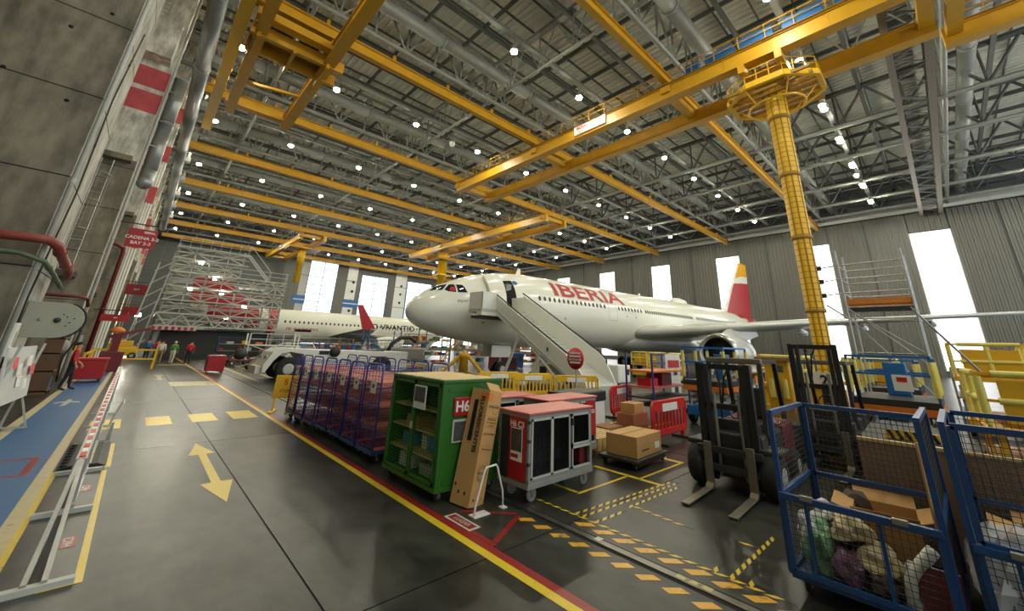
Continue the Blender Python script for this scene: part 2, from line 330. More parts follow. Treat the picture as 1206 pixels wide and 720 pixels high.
# upper column faces, lamp light put into the colour, red bands (columns further along)
for i in range(1, 7):
    y0 = 15.55+14.7*i
    B().bx(-6.8, y0-.06, 11.5, -2.26, y0+.0, 29).build('lit_face', 'concrete_lit', cols[i+1])
    for z0, z1 in ((14.6,15.9),(16.2,17.5)): B().bx(-6.8, y0-.075, z0, -2.25, y0-.05, z1).build('red_band', 'band_red', cols[i+1])
    B().bx(-4.9, y0-1.2, 17.9, -2.4, y0, 20.5).build('corbel', 'concrete_lit', cols[i+1])
    B().bx(-6.8, y0-.6, 11.3, -2.5, y0, 11.6).build('ledge', 'concrete', cols[i+1])
    B().bx(-6.0, y0-.9, 4.7, -2.9, y0, 5.0).build('ledge', 'truss_dark', cols[i+1])
def cage_ladder(x, y, z0, z1, label):
    t = thing('caged_ladder', label, 'ladder', (x,y,z0))
    h = z1-z0
    for s in (-.22,.22): B().tube((s,0,0),(s,0,h),.025,6).build('stile', 'galv', t)
    for i in range(int(h/.3)): B().tube((-.22,0,.15+i*.3),(.22,0,.15+i*.3),.014,5).build('rung', 'galv', t)
    for i in range(int(h/1.5)):
        z = 2+i*1.5
        if z > h: break
        B().path([(-.22,0,z),(-.36,-.3,z),(-.25,-.6,z),(0,-.72,z),(.25,-.6,z),(.36,-.3,z),(.22,0,z)],.018,5).build('cage_hoop','galv',t)
    for a in (-.36,0,.36): B().bar((a,-.3 if a else -.72,2),(a,-.3 if a else -.72,min(h,2+1.5*int((h-2)/1.5))),.04,.01).build('cage_strap','galv',t)
    B().bar((0,.06,1.5),(0,.14,1.5),.4,.05).build('wall_bracket','galv',t); B().bar((0,.06,h-1),(0,.2,h-1),.4,.05).build('wall_bracket','galv',t)
cage_ladder(-3.3, 29.3, 5.05, 11.0, 'galvanised caged ladder on the bare lower concrete of a column')
cage_ladder(-4.7, 29.9, 11.8, 17.8, 'galvanised caged ladder crossing the red painted bands of a column')
cage_ladder(-3.4, 28.9, 20.5, 27.5, 'galvanised caged ladder above the concrete corbel of a column')
# pipes and ducts on the left wall
t = thing('ventilation_duct', 'silver spiral ventilation duct running under the roof along the columns', 'duct', (-1.1,0,0))
for i in range(11):
    y = -2+i*8.6
    T = Matrix.Translation((0,y,20)) @ Matrix.Rotation(-PI/2,4,'X')
    B().lathe([(.43,0),(.43,8.45)],20,T).build('duct_section','duct',t)
    B().lathe([(.48,8.4),(.48,8.6)],20,T).build('flange','galv',t)
t = thing('downpipe_duct', 'vertical galvanised duct with an angled elbow beside a column corner', 'duct', (-1.86,33.0,0))
for z0 in (12,15.4): B().lathe([(.36,0),(.36,3.3)],18,Matrix.Translation((0,0,z0))).build('duct_section','duct',t); B().lathe([(.4,3.28),(.4,3.42)],18,Matrix.Translation((0,0,z0))).build('flange','galv',t)
B().path([(0,0,12),(0,0,11.6),(0,-.2,11.2),(0,-.6,10.9)],.36,18).build('elbow','duct',t)
for z in (13.5,17.5): B().bx(-.41,-.35,z,.0,.35,z+.08).build('wall_bracket','galv',t)
def pipe(name, label, pts, r, m, fl_m=None, cat='pipe'):
    t = thing(name, label, cat, pts[0]); o = Vector(pts[0]); P = [Vector(p)-o for p in pts]
    B().path(P, r, 10).build('pipe_run', m, t)
    for p, q in zip(P[:-1], P[1:]):
        if (q-p).length > .8:
            d = (q-p).normalized(); c = (p+q)/2; B().tube(c-d*.06, c+d*.06, r*1.25, 10).build('coupling', fl_m or m, t)
    return t
pipe('water_pipe', 'thick red-brown pipe bending round the corner of the first column', [(-5.5,15.1,4.22),(-2.4,15.1,4.3),(-2.12,15.15,4.3),(-1.98,15.3,4.22),(-1.93,16.4,4.02),(-1.93,18.2,3.9),(-2.0,18.9,3.8)], .11, 'pipe_red')
pipe('water_pipe', 'thin dull green pipe below the red-brown pipe on the first column', [(-5.5,15.2,3.9),(-2.5,15.2,3.92),(-2.1,15.4,3.8),(-2.0,16.5,3.6),(-2.0,18.5,3.4)], .055, 'pipe_green')
pipe('sprinkler_pipe', 'dark red pipe rising from the floor and turning over into the column', [(-1.95,37.5,0),(-1.95,37.5,7.2),(-2.0,37.4,7.6),(-2.4,37,7.75),(-3.4,36.5,7.75)], .12, 'maroon')
pipe('sprinkler_pipe', 'dark red horizontal pipe behind the grey drum housing', [(-5,27,3.65),(-2.3,27,3.65),(-2.0,27.2,3.6),(-1.95,27.8,3.3)], .07, 'maroon')
pipe('conduit', 'grey cable conduit running up the edge of the first column', [(-2.2,15.45,0),(-2.2,15.45,12),(-2.2,15.5,26)], .05, 'grey_light')
pipe('conduit', 'thin black cable looping down the column face', [(-2.24,17.2,12),(-2.24,16.5,9),(-2.24,16.9,6),(-2.24,16.3,3),(-2.24,16.6,.2)], .02, 'black')
pipe('conduit', 'pale vertical conduit on the corner of the second column', [(-2.14,30.05,0),(-2.14,30.05,14),(-2.14,30.05,27)], .07, 'grey_light')
t = thing('pipe_bundle', 'white and red banded service pipes rising along the far columns', 'pipe', (-1.9,46,0))
for k in range(3):
    B().tube((k*.16-.2,k*.1,0),(k*.16-.2,k*.1,26),.07,8).build('riser','white',t)
for z in (9,13,17,21): B().bx(-.32,-.1,z,.22,.3,z+1.5).build('red_band','band_red',t)
# wall boxes and lamp brackets along the duct
for i in range(9):
    y = 24+i*7.35
    t = thing('junction_box', 'grey electrical box bracketed beside the ventilation duct', 'electrical box', (-.45,y,20.2), group='boxes along the duct')
    B().bx(-.22,-.4,-.25,.22,.4,.25).build('enclosure','grey_light',t,bev=.03); B().bx(-.1,-.03,.25,.1,.03,1.0).build('hanger','galv',t)
# hanging bay signs
def bay_sign(x, y, z, wd, ht, l1, l2, label, hang=None):
    t = thing('hanging_sign', label, 'sign', (x,y,z))
    B().bx(-wd/2,-.03,-ht/2,wd/2,.03,ht/2).build('panel','red_paint',t,bev=.01)
    for s in (-1,1): B().tube((s*wd*.4,0,ht/2),(s*wd*.4,0,ht/2+.25),.015,5).build('hook','steel',t)
    B().tube((-wd*.55-.35,0,ht/2+.26),(wd*.5,0,ht/2+.26),.035,6).build('bracket_arm','charcoal',t)
    if l1: lettering('sign_text', l1, ht*.23, 'white', frame((wd*.02,-.036,.02*ht),(1,0,0),(0,0,1)), t, bold=.004)
    if l2: lettering('sign_text', l2, ht*.23, 'white', frame((wd*.02,-.036,-.26*ht),(1,0,0),(0,0,1)), t, bold=.004)
    if l1 and hang:
        lettering('sign_logo', 'IBERIA', ht*.15, 'white', frame((wd*.22,-.036,.34*ht),(1,0,0),(0,0,1)), t, bold=.003)
        b = B(); b.add([(wd*.38,-.036,.24*ht),(wd*.47,-.036,.40*ht),(wd*.43,-.036,.26*ht)],[(0,1,2)]); b.build('logo_stripe','orange',t)
bay_sign(-1.06, 30.0, 7.17, 1.18, 1.05, 'CADENA 3-2', 'BAY 2-3', 'red hanging bay sign lettered CADENA with a bracket arm to the column', True)
bay_sign(-1.15, 59.3, 6.6, 1.7, 1.1, 'BAY', '', 'small red hanging sign halfway down the hangar wall')
bay_sign(-1.2, 73.9, 4.9, 1.7, 1.1, '', '', 'far small red sign low on the hangar wall')
bay_sign(-1.25, 37.0, 3.05, 1.35, .42, 'BAY', '', 'long low red sign above the red crane jib')
# ================================================================ FAR (BACK) WALL
wb = B().bx(-7.5,118,0,82,118.6,29).build('wall_back', 'panel_grey'); struct(wb)
def panel_field(x0, x1, z0, z1, nx, nz, m, name, y=117.96, gap=.08):
    for i in range(nx):
        for j in range(nz):
            dx = (x1-x0)/nx; dz = (z1-z0)/nz
            B().bx(x0+i*dx+gap, y-.06, z0+j*dz+gap, x0+(i+1)*dx-gap, y, z0+(j+1)*dz-gap).build(name, m, wb)
panel_field(-3, 9, 0, 27, 4, 9, 'panel_dark', 'wall_panel'); panel_field(9, 24, 0, 27, 4, 9, 'panel_dark', 'wall_panel')
panel_field(24, 28, 0, 27, 2, 9, 'panel_grey', 'wall_panel'); panel_field(28, 30, 0, 25, 1, 4, 'grey_light', 'wall_panel')
panel_field(37.3, 40.2, 0, 27, 1, 6, 'panel_grey', 'wall_panel'); panel_field(40.2, 43.2, 0, 25, 1, 4, 'whiteboard', 'wall_panel')
panel_field(52.8, 55, 0, 27, 1, 6, 'panel_grey', 'wall_panel'); panel_field(55, 59, 0, 25, 1, 4, 'whiteboard', 'wall_panel')
for (x, zs) in ((42.2, (7.5,10.3,13.1,15.8,18.5)), (57.2, (14,16.6,19.2))):
    for z in zs: B().lathe([(.38,0),(.38,.05)],14,Matrix.Translation((x,117.88,z)) @ Matrix.Rotation(PI/2,4,'X')).build('port_hole','black',wb)
for x0, x1, z in ((27.2,30.2,12.2),(39.9,44.4,12.3)):
    B().bx(x0,117.8,z-1.1,x1,117.86,z+1.1).build('blue_plate','cyan_band',wb); B().bx(x0+.2,117.78,z-.12,x1-.2,117.82,z+.12).build('plate_stripe','white',wb)
wn = [0]
def window(x0, x1, z0, z1, nx, nz, m, axis='y', y=117.9, sub=.07):
    wn[0] += 1
    o = bpy.data.objects.new('window_%d' % wn[0], None); COL.objects.link(o); struct(o)
    for i in range(nx):
        for j in range(nz):
            dx = (x1-x0)/nx; dz = (z1-z0)/nz
            a, c, e, f = x0+i*dx+sub, x0+(i+1)*dx-sub, z0+j*dz+sub, z0+(j+1)*dz-sub
            b = B()
            if axis == 'y': b.bx(a, y-.05, e, c, y, f)
            else: b.bx(y-.05, a, e, y, c, f)
            b.build('pane', m, o)
    b = B()
    for i in range(nx+1):
        x = x0+i*(x1-x0)/nx
        b.bx(x-sub,y-.09,z0,x+sub,y-.0,z1) if axis == 'y' else b.bx(y-.09,x-sub,z0,y,x+sub,z1)
    for j in range(nz+1):
        z = z0+j*(z1-z0)/nz
        b.bx(x0,y-.08,z-sub*.7,x1,y-.0,z+sub*.7) if axis == 'y' else b.bx(y-.08,x0,z-sub*.4,y,x1,z+sub*.4)
    b.build('window_frame', 'truss_dark' if axis == 'y' else 'white', o)
window(30, 37.3, 1, 23, 2, 10, 'pane_blue'); window(44.4, 52.6, 1, 21, 2, 9, 'pane_blue'); window(59.2, 68, 1, 21, 2, 9, 'pane_blue'); window(70, 79, 1, 21, 2, 9, 'pane')
# ================================================================ RIGHT WALL
XW = 80.0
wr = B().bx(XW+.3,-16,0,XW+.9,120,29).build('wall_right', 'panel_dark'); struct(wr)
def sheet(y0, y1, z0, z1, m='panel_grey'):
    n = max(2, round((y1-y0-.2)/.62)); b = B(); vs = []; fs = []
    ys = []; dy = (y1-y0-.16)/n
    for k in range(n):
        y = y0+.08+k*dy
        ys += [(y,0),(y+dy*.5,0),(y+dy*.6,-.14),(y+dy*.9,-.14)]
    ys.append((y1-.08,0))
    for z in (z0,z1): vs += [(XW+.14+d, y, z) for y, d in ys]
    k = len(ys); fs = [(i,i+1,k+i+1,k+i) for i in range(k-1)]
    b.add(vs, fs); b.build('wall_panel', m, wr)
for k in range(-1, 9):
    j = -8.47+14.15*k
    if j > 116: break
    sheet(j, j+4.86, 0, 23.2); sheet(j+9.16, j+14.15, 0, 23.2); sheet(j+4.86, j+9.16, 20.3, 23.2)
    window(j+4.86, j+9.16, .8, 20.2, 1, 10, 'pane', 'x', XW+.2, .06)
    B().bx(XW-.05, j-.07, 0, XW+.15, j+.07, 23.2).build('panel_seam', 'truss_dark', wr)
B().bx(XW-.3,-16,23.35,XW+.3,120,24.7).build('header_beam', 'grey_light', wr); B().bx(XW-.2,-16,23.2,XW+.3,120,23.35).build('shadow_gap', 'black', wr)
b = B()
for k in range(60): b.bx(XW-.9,-15+k*2.2,24.8,XW-.7,-14.8+k*2.2,25.6)
b.bx(XW-1.0,-16,25.6,XW-.6,120,25.9); b.bx(XW-1.0,-16,24.75,XW-.6,120,24.85); b.build('door_track', 'truss_dark', wr)
# ================================================================ CEILING: sheet, purlins, trusses, ducts
ZC = 29.0
ce = B().bx(-7.5,-16,ZC+.35,81,120,ZC+.6).build('ceiling', 'roof_sheet'); struct(ce)
RY = [11.5+14.7*j for j in range(-1, 8)]; XT = [3.6+15.3*i for i in range(0, 6)]
def zig(nm, L, W, pitch, dep, m):
    n = int(L/pitch); P = []
    for i in range(n):
        x = i*pitch; P += [(x,0),(x+pitch*.55,0),(x+pitch*.65,-dep),(x+pitch*.9,-dep)]
    b = B(); k = len(P); b.add([(x,y,z) for y in (.03,W-.03) for x,z in P], [(i,i+1,k+i+1,k+i) for i in range(k-1)])
    return b.build(nm, m, ce)
rp = zig('roof_panel', 15.3, 14.7, .62, .16, 'roof_sheet')
rp.location = (-11.7, -16, ZC+.25)
for i in range(6):
    for j in range(10):
        if i == 0 and j == 0: continue
        o = rp.copy(); COL.objects.link(o); o.location = (-11.7+15.3*i, -17.9+14.7*j+1.9*(j == 0), ZC+.25)
pl = B().bx(-11,-.05,-.2,80,.05,0).build('purlin','truss_dark',ce); pl.location = (0,-14,ZC+.12)
for k in range(1, 53):
    o = pl.copy(); COL.objects.link(o); o.location = (0,-14+2.45*k,ZC+.12)
vb = B().tube((0,0,0),(0,0,4.3),.09,6).build('brace','truss',None); COL.objects.unlink(vb)
dbm = B().tube((0,0,0),(2.55,0,4.3),.085,6).build('brace','truss',None); COL.objects.unlink(dbm)
dbm2 = B().tube((2.55,0,0),(0,0,4.3),.085,6).build('brace','truss',None); COL.objects.unlink(dbm2)
def xtruss(y):
    t = bpy.data.objects.new('roof_truss', None); COL.objects.link(t); t.parent = ce; t.location = (0,y,24.0)
    B().tube((-6.8,0,0),(80,0,0),.2,10).build('chord','truss',t); B().tube((-6.8,0,4.3),(80,0,4.3),.16,8).build('chord','truss',t)
    for k in range(33):
        x = -5.2+2.55*k
        for src, dx in ((vb,0),((dbm,dbm2)[k%2],0)):
            o = src.copy(); COL.objects.link(o); o.parent = t; o.location = (x+dx,0,0)
for y in RY: xtruss(y-.95)
vy = B().tube((0,0,0),(0,0,3.6),.07,5).build('brace','truss',None); COL.objects.unlink(vy)
dy1 = B().tube((0,0,0),(0,1.8,3.6),.06,5).build('brace','truss',None); COL.objects.unlink(dy1)
dy2 = B().tube((0,1.8,0),(0,0,3.6),.06,5).build('brace','truss',None); COL.objects.unlink(dy2)
vh = B().tube((0,0,0),(0,0,3.6),.1,6).build('brace','truss_dark',None); COL.objects.unlink(vh)
dh1 = B().tube((0,0,0),(0,2.45,3.6),.13,6).build('brace','truss_dark',None); COL.objects.unlink(dh1)
dh2 = B().tube((0,2.45,0),(0,0,3.6),.13,6).build('brace','truss_dark',None); COL.objects.unlink(dh2)
def heavy_truss(x, z):
    t = bpy.data.objects.new('cross_truss', None); COL.objects.link(t); t.parent = ce; t.location = (x,0,z)
    B().tube((0,-15,0),(0,118,0),.22,10).build('chord','truss',t); B().tube((0,-15,3.6),(0,118,3.6),.2,8).build('chord','truss_dark',t)
    for k in range(54):
        for src in ((vh,dh1) if k%2 else (dh2,)):
            o = src.copy(); COL.objects.link(o); o.parent = t; o.location = (0,-14+2.45*k,0)
def ytruss(x, z, m, far=118, step=1.84):
    t = bpy.data.objects.new('cross_truss', None); COL.objects.link(t); t.parent = ce; t.location = (x,0,z)
    B().tube((0,-15,0),(0,far,0),.13,8).build('chord',m,t); B().bx(-.25,-15,3.55,.25,far,3.9).build('chord',m,t)
    for k in range(int((far+14)/step)):
        y = -14+step*k
        for src in ((vy,(dy1,dy2)[k%2]) if k%2 == 0 else ((dy1,dy2)[k%2],)):
            o = src.copy(); COL.objects.link(o); o.parent = t; o.location = (0,y,0)
            if m != 'truss' : o.material_slots[0].link = 'OBJECT'; o.material_slots[0].material = M[m]
for x in XT[:3]: ytruss(x, 24.2, 'truss')
for x in (45.2,53.5,62.5,70.5,77.0): heavy_truss(x, 23.9)
# secondary beams
b = B()
for x in XT:
    for d in (-3.8,3.8,7.6): B().bx(x+d-.08,-15,27.7,x+d+.08,118,28.1).build('rafter','truss_dark',ce)
for y in RY:
    for d, z in ((4.2,27.2),(-4.4,27.2)): B().bx(-6.8,y+d-.16,z,80,y+d+.16,z+.3).build('walk_beam','truss_dark',ce)
    B().bx(-6.8,y+6.7-.2,24.38,80,y+6.7+.2,24.46).build('service_tray','truss',ce)
    for s in (-.2,.2): B().bx(-6.8,y+6.7+s-.03,24.46,80,y+6.7+s+.03,24.6).build('tray_lip','truss',ce)
def duct_x(y, z, r, m, label):
    t = thing('roof_duct', label, 'duct', (0,y,z), group='ducts under the roof')
    for k in range(9):
        x0 = -6.5+9.5*k; T = Matrix.Translation((x0,0,0)) @ Matrix.Rotation(PI/2,4,'Y')
        B().lathe([(r,0),(r,9.4)],16,T).build('duct_section',m,t); B().lathe([(r*1.09,9.3),(r*1.09,9.5)],16,T).build('flange',m,t)
for y in RY: duct_x(y-2.5, 25.6, .55, 'truss', 'long round grey duct hung between the roof trusses')
# ================================================================ CRANE RUNWAYS AND CRANES
for i, y in enumerate(RY):
    t = thing('crane_runway', 'yellow overhead crane runway beam hung below the roof trusses' if i else 'bare tan steel crane runway beam with lattice bracing below the roof', 'crane rail', (0,y,22.5), group='crane runways' if i else None)
    m = 'crane_yellow' if i else 'fork_steel'
    b = B(); b.bx(-1.2,-.24,0,79.5,.24,.06); b.bx(-1.2,-.05,.06,79.5,.05,.8); b.bx(-1.2,-.24,.8,79.5,.24,.88); b.build('beam',m,t)
    for k in range(17): B().bx(-.5+k*5,-.12,.88,-.3+k*5,.12,1.45).build('hanger',m,t)
    if i == 0:
        b = B(); b.bx(-1.2,1.8,0,79.5,2.2,.1); b.bx(-1.2,1.95,.1,79.5,2.05,.8); b.build('second_beam',m,t)
        for k in range(26): B().bar((k*3,.1,.1),(k*3+1.5,1.9,.1),.09).build('lacing','truss',t); B().bar((k*3+1.5,1.9,.1),(k*3+3,.1,.1),.09).build('lacing','truss',t)
def girder(t, x, y0, y1, z=21.0, h=1.15, w=.55, m='crane_yellow'):
    b = B(); b.bx(x-w/2,y0,z+.07,x+w/2,y1,z+h-.07); b.bx(x-w/2-.12,y0,z,x+w/2+.12,y1,z+.07); b.bx(x-w/2-.12,y0,z+h-.07,x+w/2+.12,y1,z+h)
    o = b.build('girder',m,t)
    for k in range(int((y1-y0)/3)):
        y = y0+1.5+k*3; B().bx(x-w/2-.03,y-.03,z+.07,x+w/2+.03,y+.03,z+h-.07).build('stiffener',m,o)
    return o
def walkway(t, x, y0, y1, z=22.1, side=-1, panels=()):
    xx = x-.1; z = 22.2
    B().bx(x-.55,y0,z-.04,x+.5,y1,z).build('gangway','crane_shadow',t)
    ys = [y0]+[y+d for y in RY if y0 < y < y1 for d in (-.6,.6)]+[y1]
    for a, c in zip(ys[::2],ys[1::2]):
        if c-a < 1: continue
        for zz in (.5,1.0): B().bar((x-.55,a,z+zz),(x-.55,c,z+zz),.05).build('handrail','crane_yellow',t)
        n = max(1,int((c-a)/1.5))
        for k in range(n+1): B().bar((x-.55,a+k*(c-a)/n,z),(x-.55,a+k*(c-a)/n,z+1.0),.045).build('rail_post','crane_yellow',t)
    for (a, c) in panels: B().bx(xx-.3,a,z+.05,xx+.2,c,z+.85).build('control_panel','panel_blue',t,bev=.03)
def carriage(t, x0, x1, y, z=21.2):
    B().bx(x0-.5,y-.35,z+.3,x1+.5,y+.35,z+.85).build('end_carriage','crane_yellow',t)
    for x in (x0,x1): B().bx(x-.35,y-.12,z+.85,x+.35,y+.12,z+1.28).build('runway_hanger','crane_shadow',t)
c1 = thing('overhead_crane', 'yellow double girder overhead crane with white name boards and blue panels', 'crane')
girder(c1, 25.8, -3.4, 40.6); girder(c1, 30.5, -3.4, 40.6); carriage(c1, 25.8, 30.5, 11.5); carriage(c1, 25.8, 30.5, 26.2); carriage(c1, 25.8, 30.5, 40.3); carriage(c1, 25.8, 30.5, -3.0)
walkway(c1, 25.8, -.6, 40, 21.95, 1, [(-.4,.6),(1.2,3.4),(3.9,6.0),(6.4,8.3),(8.8,9.8)])
for y0, y1 in ((18.95,20.7),(17.15,18.9)): B().bx(25.36,y0,21.3,25.46,y1,22.2).build('name_board','white',c1)
lettering('board_text','IBERIA',.46,'ink_red',frame((25.35,19.82,21.9),(0,-1,0),(0,0,1)),c1,bold=.012,space=.9); lettering('board_text','GRUA  3',.26,'ink',frame((25.35,19.82,21.5),(0,-1,0),(0,0,1)),c1,bold=.006)
lettering('board_text','PUENTE',.36,'pipe_green',frame((25.35,18.02,21.9),(0,-1,0),(0,0,1)),c1,bold=.01); lettering('board_text','10 t',.26,'pipe_green',frame((25.35,18.02,21.52),(0,-1,0),(0,0,1)),c1,bold=.006)
c2 = thing('overhead_crane', 'yellow crane girders butting onto the end of the main crane', 'crane')
girder(c2, 32.4, -15.5, -3.7); girder(c2, 27.6, -15.5, -3.7); carriage(c2, 27.6, 32.4, -4.2); walkway(c2, 32.4, -15, -4, 21.95, -1)
c3 = thing('overhead_crane', 'short yellow crane with blue railed cross trolley close to the columns', 'crane')
girder(c3, 5.4, 11.6, 39.8, h=.9); girder(c3, 1.2, 11.6, 40.2, h=.9, w=.42); carriage(c3, 1.2, 5.4, 26.2); carriage(c3, 1.2, 5.4, 39.4)
for y in (27.3,29.3): B().bx(.65,y-.18,20.9,6.4,y+.18,21.75).build('trolley_beam','crane_yellow',c3)
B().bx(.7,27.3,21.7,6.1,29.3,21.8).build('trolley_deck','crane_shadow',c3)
for a, cc in ((1.6,3.0),(3.3,4.6),(4.9,6.0)): B().bx(a,27.0,21.9,cc,27.5,22.7).build('control_panel','panel_blue',c3,bev=.03)
r = B()
for zz in (.5,1.1): r.bar((.7,26.9,21.8+zz),(6.2,26.9,21.8+zz),.05); r.bar((.7,29.6,21.8+zz),(6.2,29.6,21.8+zz),.05)
for k in range(6):
    for y in (26.9,29.6): r.bar((.7+k*1.1,y,21.7),(.7+k*1.1,y,22.9),.05)
r.build('handrail','crane_yellow',c3)
B().bx(3.3,26.7,22.5,4.4,26.76,22.95).build('warning_plate','white',c3)
for k in range(3): B().bx(1.0+k*2.1,26.8,20.55,1.2+k*2.1,29.8,20.95).build('cross_member','crane_yellow',c3)
B().bar((.9,34.5,21.3),(5.6,33.2,21.3),.25,.2).build('tie_bar','crane_yellow',c3)
c4 = thing('overhead_crane', 'yellow crane above the aircraft nose carrying a short telescopic mast', 'crane')
girder(c4, 42.0, 39.8, 84); girder(c4, 46.4, 39.8, 84); carriage(c4, 42, 46.4, 40.6); carriage(c4, 42, 46.4, 55.6); carriage(c4, 42, 46.4, 70.3); carriage(c4, 42,46.4, 83.6)
walkway(c4, 42, 40, 83, 21.95, 1)
B().lathe([(.75,12.6),(.75,15.6),(.95,15.6),(.95,19.6),(1.15,19.6),(1.15,21)],14,Matrix.Translation((44.2,73,0))).build('telescopic_mast','post_yellow',c4)
B().bx(41.9,71,19.3,46.5,75,19.5).build('trolley_deck','crane_shadow',c4); B().bx(42.8,71.6,16,45.6,74.4,16.3).build('platform','post_yellow',c4)
c5 = thing('overhead_crane', 'small yellow crane far back above the tail dock', 'crane')
girder(c5, 18.9, 85, 114.5, h=1.0); girder(c5, 22.8, 83, 114.5, h=1.0); carriage(c5, 18.9, 22.8, 85.0); carriage(c5, 18.9, 22.8, 99.7); carriage(c5,18.9,22.8,114)
B().bx(17.9,88,19.9,23.8,92,20.2).build('trolley_deck','crane_yellow',c5); B().lathe([(.5,13),(.5,17),(.7,17),(.7,20)],12,Matrix.Translation((20.8,90,0))).build('telescopic_mast','post_yellow',c5)
# yellow maintenance gangway near the wall
t = thing('crane_gangway', 'yellow railed maintenance gangway under the roof beside the duct', 'gangway', (.1,0,21.25))
B().bx(-.35,20,0,.35,46,.06).build('deck','post_yellow',t)
r = B()
for s in (-.35,.35):
    for z in (.5,1.05): r.bar((s,20,z),(s,46,z),.045)
r.build('handrail','yellow',t)
for k in range(18):
    for s in (-.35,.35): B().bar((s,20.2+k*1.5,0),(s,20.2+k*1.5,1.05),.045).build('rail_post','yellow',t)
for k in range(5): B().bx(-.05,23+k*5.5,0,.05,23.1+k*5.5,2.7).build('hanger','yellow',t)
# ---------------- telescopic post with its trolley platform
t = thing('telescopic_access_mast', 'tall yellow telescopic mast with railed octagonal platform under the crane', 'access mast', (28.15,4.95,0))
prev = 20.0
for i, (z0, r_) in enumerate(((17.4,.64),(13.2,.58),(9.0,.53),(4.6,.48),(.9,.43))):
    b = B(); n = 12
    b.lathe([(r_,z0),(r_,prev)],n); o = b.build('mast_section','post_yellow',t)
    for f in o.data.polygons: f.use_smooth = False
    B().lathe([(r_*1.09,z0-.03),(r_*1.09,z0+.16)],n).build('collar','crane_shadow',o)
    b = B()
    for a in (PI*.9,PI*1.12,PI*1.35): b.bx(r_*math.cos(a)-.03,r_*math.sin(a)-.03,z0,r_*math.cos(a)+.03,r_*math.sin(a)+.03,prev)
    b.build('guide_rail','crane_shadow',o)
    k = int((prev-z0)/.35); b = B()
    for q in range(k): b.lathe([(r_+.012,z0+.2+q*.35),(r_+.012,z0+.24+q*.35)],n,caps=False)
    b.build('ladder_rungs','crane_shadow',o)
    prev = z0
oc = [(2.6*math.cos(PI/8+k*PI/4)*1.0, 2.9*math.sin(PI/8+k*PI/4)) for k in range(8)]
for k in range(8):
    p, q = oc[k], oc[(k+1)%8]; B().bar((p[0],p[1],19.4),(q[0],q[1],19.4),.25,.4).build('platform_edge','post_yellow',t)
    for zz in (.6,1.1): B().bar((p[0],p[1],19.5+zz),(q[0],q[1],19.5+zz),.05).build('handrail','post_yellow',t)
    for f in (0,.33,.66): B().bar((p[0]+(q[0]-p[0])*f,p[1]+(q[1]-p[1])*f,19.4),(p[0]+(q[0]-p[0])*f,p[1]+(q[1]-p[1])*f,20.6),.05).build('rail_post','post_yellow',t)
for k in range(-3,4): B().bx(k*.72-.08,-2.5,19.25,k*.72+.08,2.5,19.45).build('joist','crane_shadow',t)
B().bx(-2.9,-1.3,20.3,2.9,-.9,20.95).build('trolley_beam','crane_yellow',t); B().bx(-2.9,.9,20.3,2.9,1.3,20.95).build('trolley_beam','crane_yellow',t)
B().bx(-1.2,-.9,19.9,1.2,.9,21.2).build('winch_housing','crane_shadow',t); B().bx(-.6,-2.0,20.5,.3,-1.4,21.0).build('motor','panel_blue',t)
for s in (-1,1):
    B().path([(1.5*math.cos(a),1.7*math.sin(a)*s,18.5) for a in [i*PI/10 for i in range(11)]],.07,6).build('ring_rail','post_yellow',t)
    for a in (.5,1.5,2.6): B().bar((1.5*math.cos(a),1.7*math.sin(a)*s,18.5),(2.2*math.cos(a),2.5*math.sin(a)*s,19.4),.07).build('strut','post_yellow',t)
B().bx(-.9,-.9,.75,.9,.9,.9).build('basket_floor','post_yellow',t); B().bx(-.1,-.1,0,.1,.1,.8).build('foot','post_yellow',t)
for x, y in ((19.6,32.9),(56.9,3.5)):
    t = thing('dome_camera', 'white dome camera hanging on a rod under the roof', 'camera', (x,y,22.4), group='dome cameras under the roof')
    B().lathe([(.02,0),(.2,.06),(.3,.3),(.3,.5),(.05,.6)],16).build('dome','white',t); B().tube((0,0,.6),(0,0,1.97),.04,6).build('rod','steel',t)
# ================================================================ LAMPS
lamp = thing('high_bay_lamp', 'round bright high bay lamp hanging from the roof steelwork', 'lamp', (7.55,3.45,23), group='high bay lamps under the roof')
B().lathe([(.05,.75),(.13,.7),(.16,.4),(.26,.25),(.28,.12)],14).build('housing','lamp_body',lamp)
B().lathe([(.02,-.1),(.15,-.08),(.24,0),(.255,.12),(.23,.16)],14).build('lens','lamp_lens',lamp)
B().tube((0,0,.7),(0,0,1.35),.03,6).build('stem','steel',lamp)
for j in range(-1, 8):
    for i in range(-1, 9):
        if (i, j) == (0, 0): continue
        x = 7.55+7.7*i; y = 3.45+14.7*j
        if i == -1: x = .6
        dup(lamp, (x, y, 23))
for i in range(3, 9): dup(lamp, (7.55+7.7*i+.8, 3.45, 23))
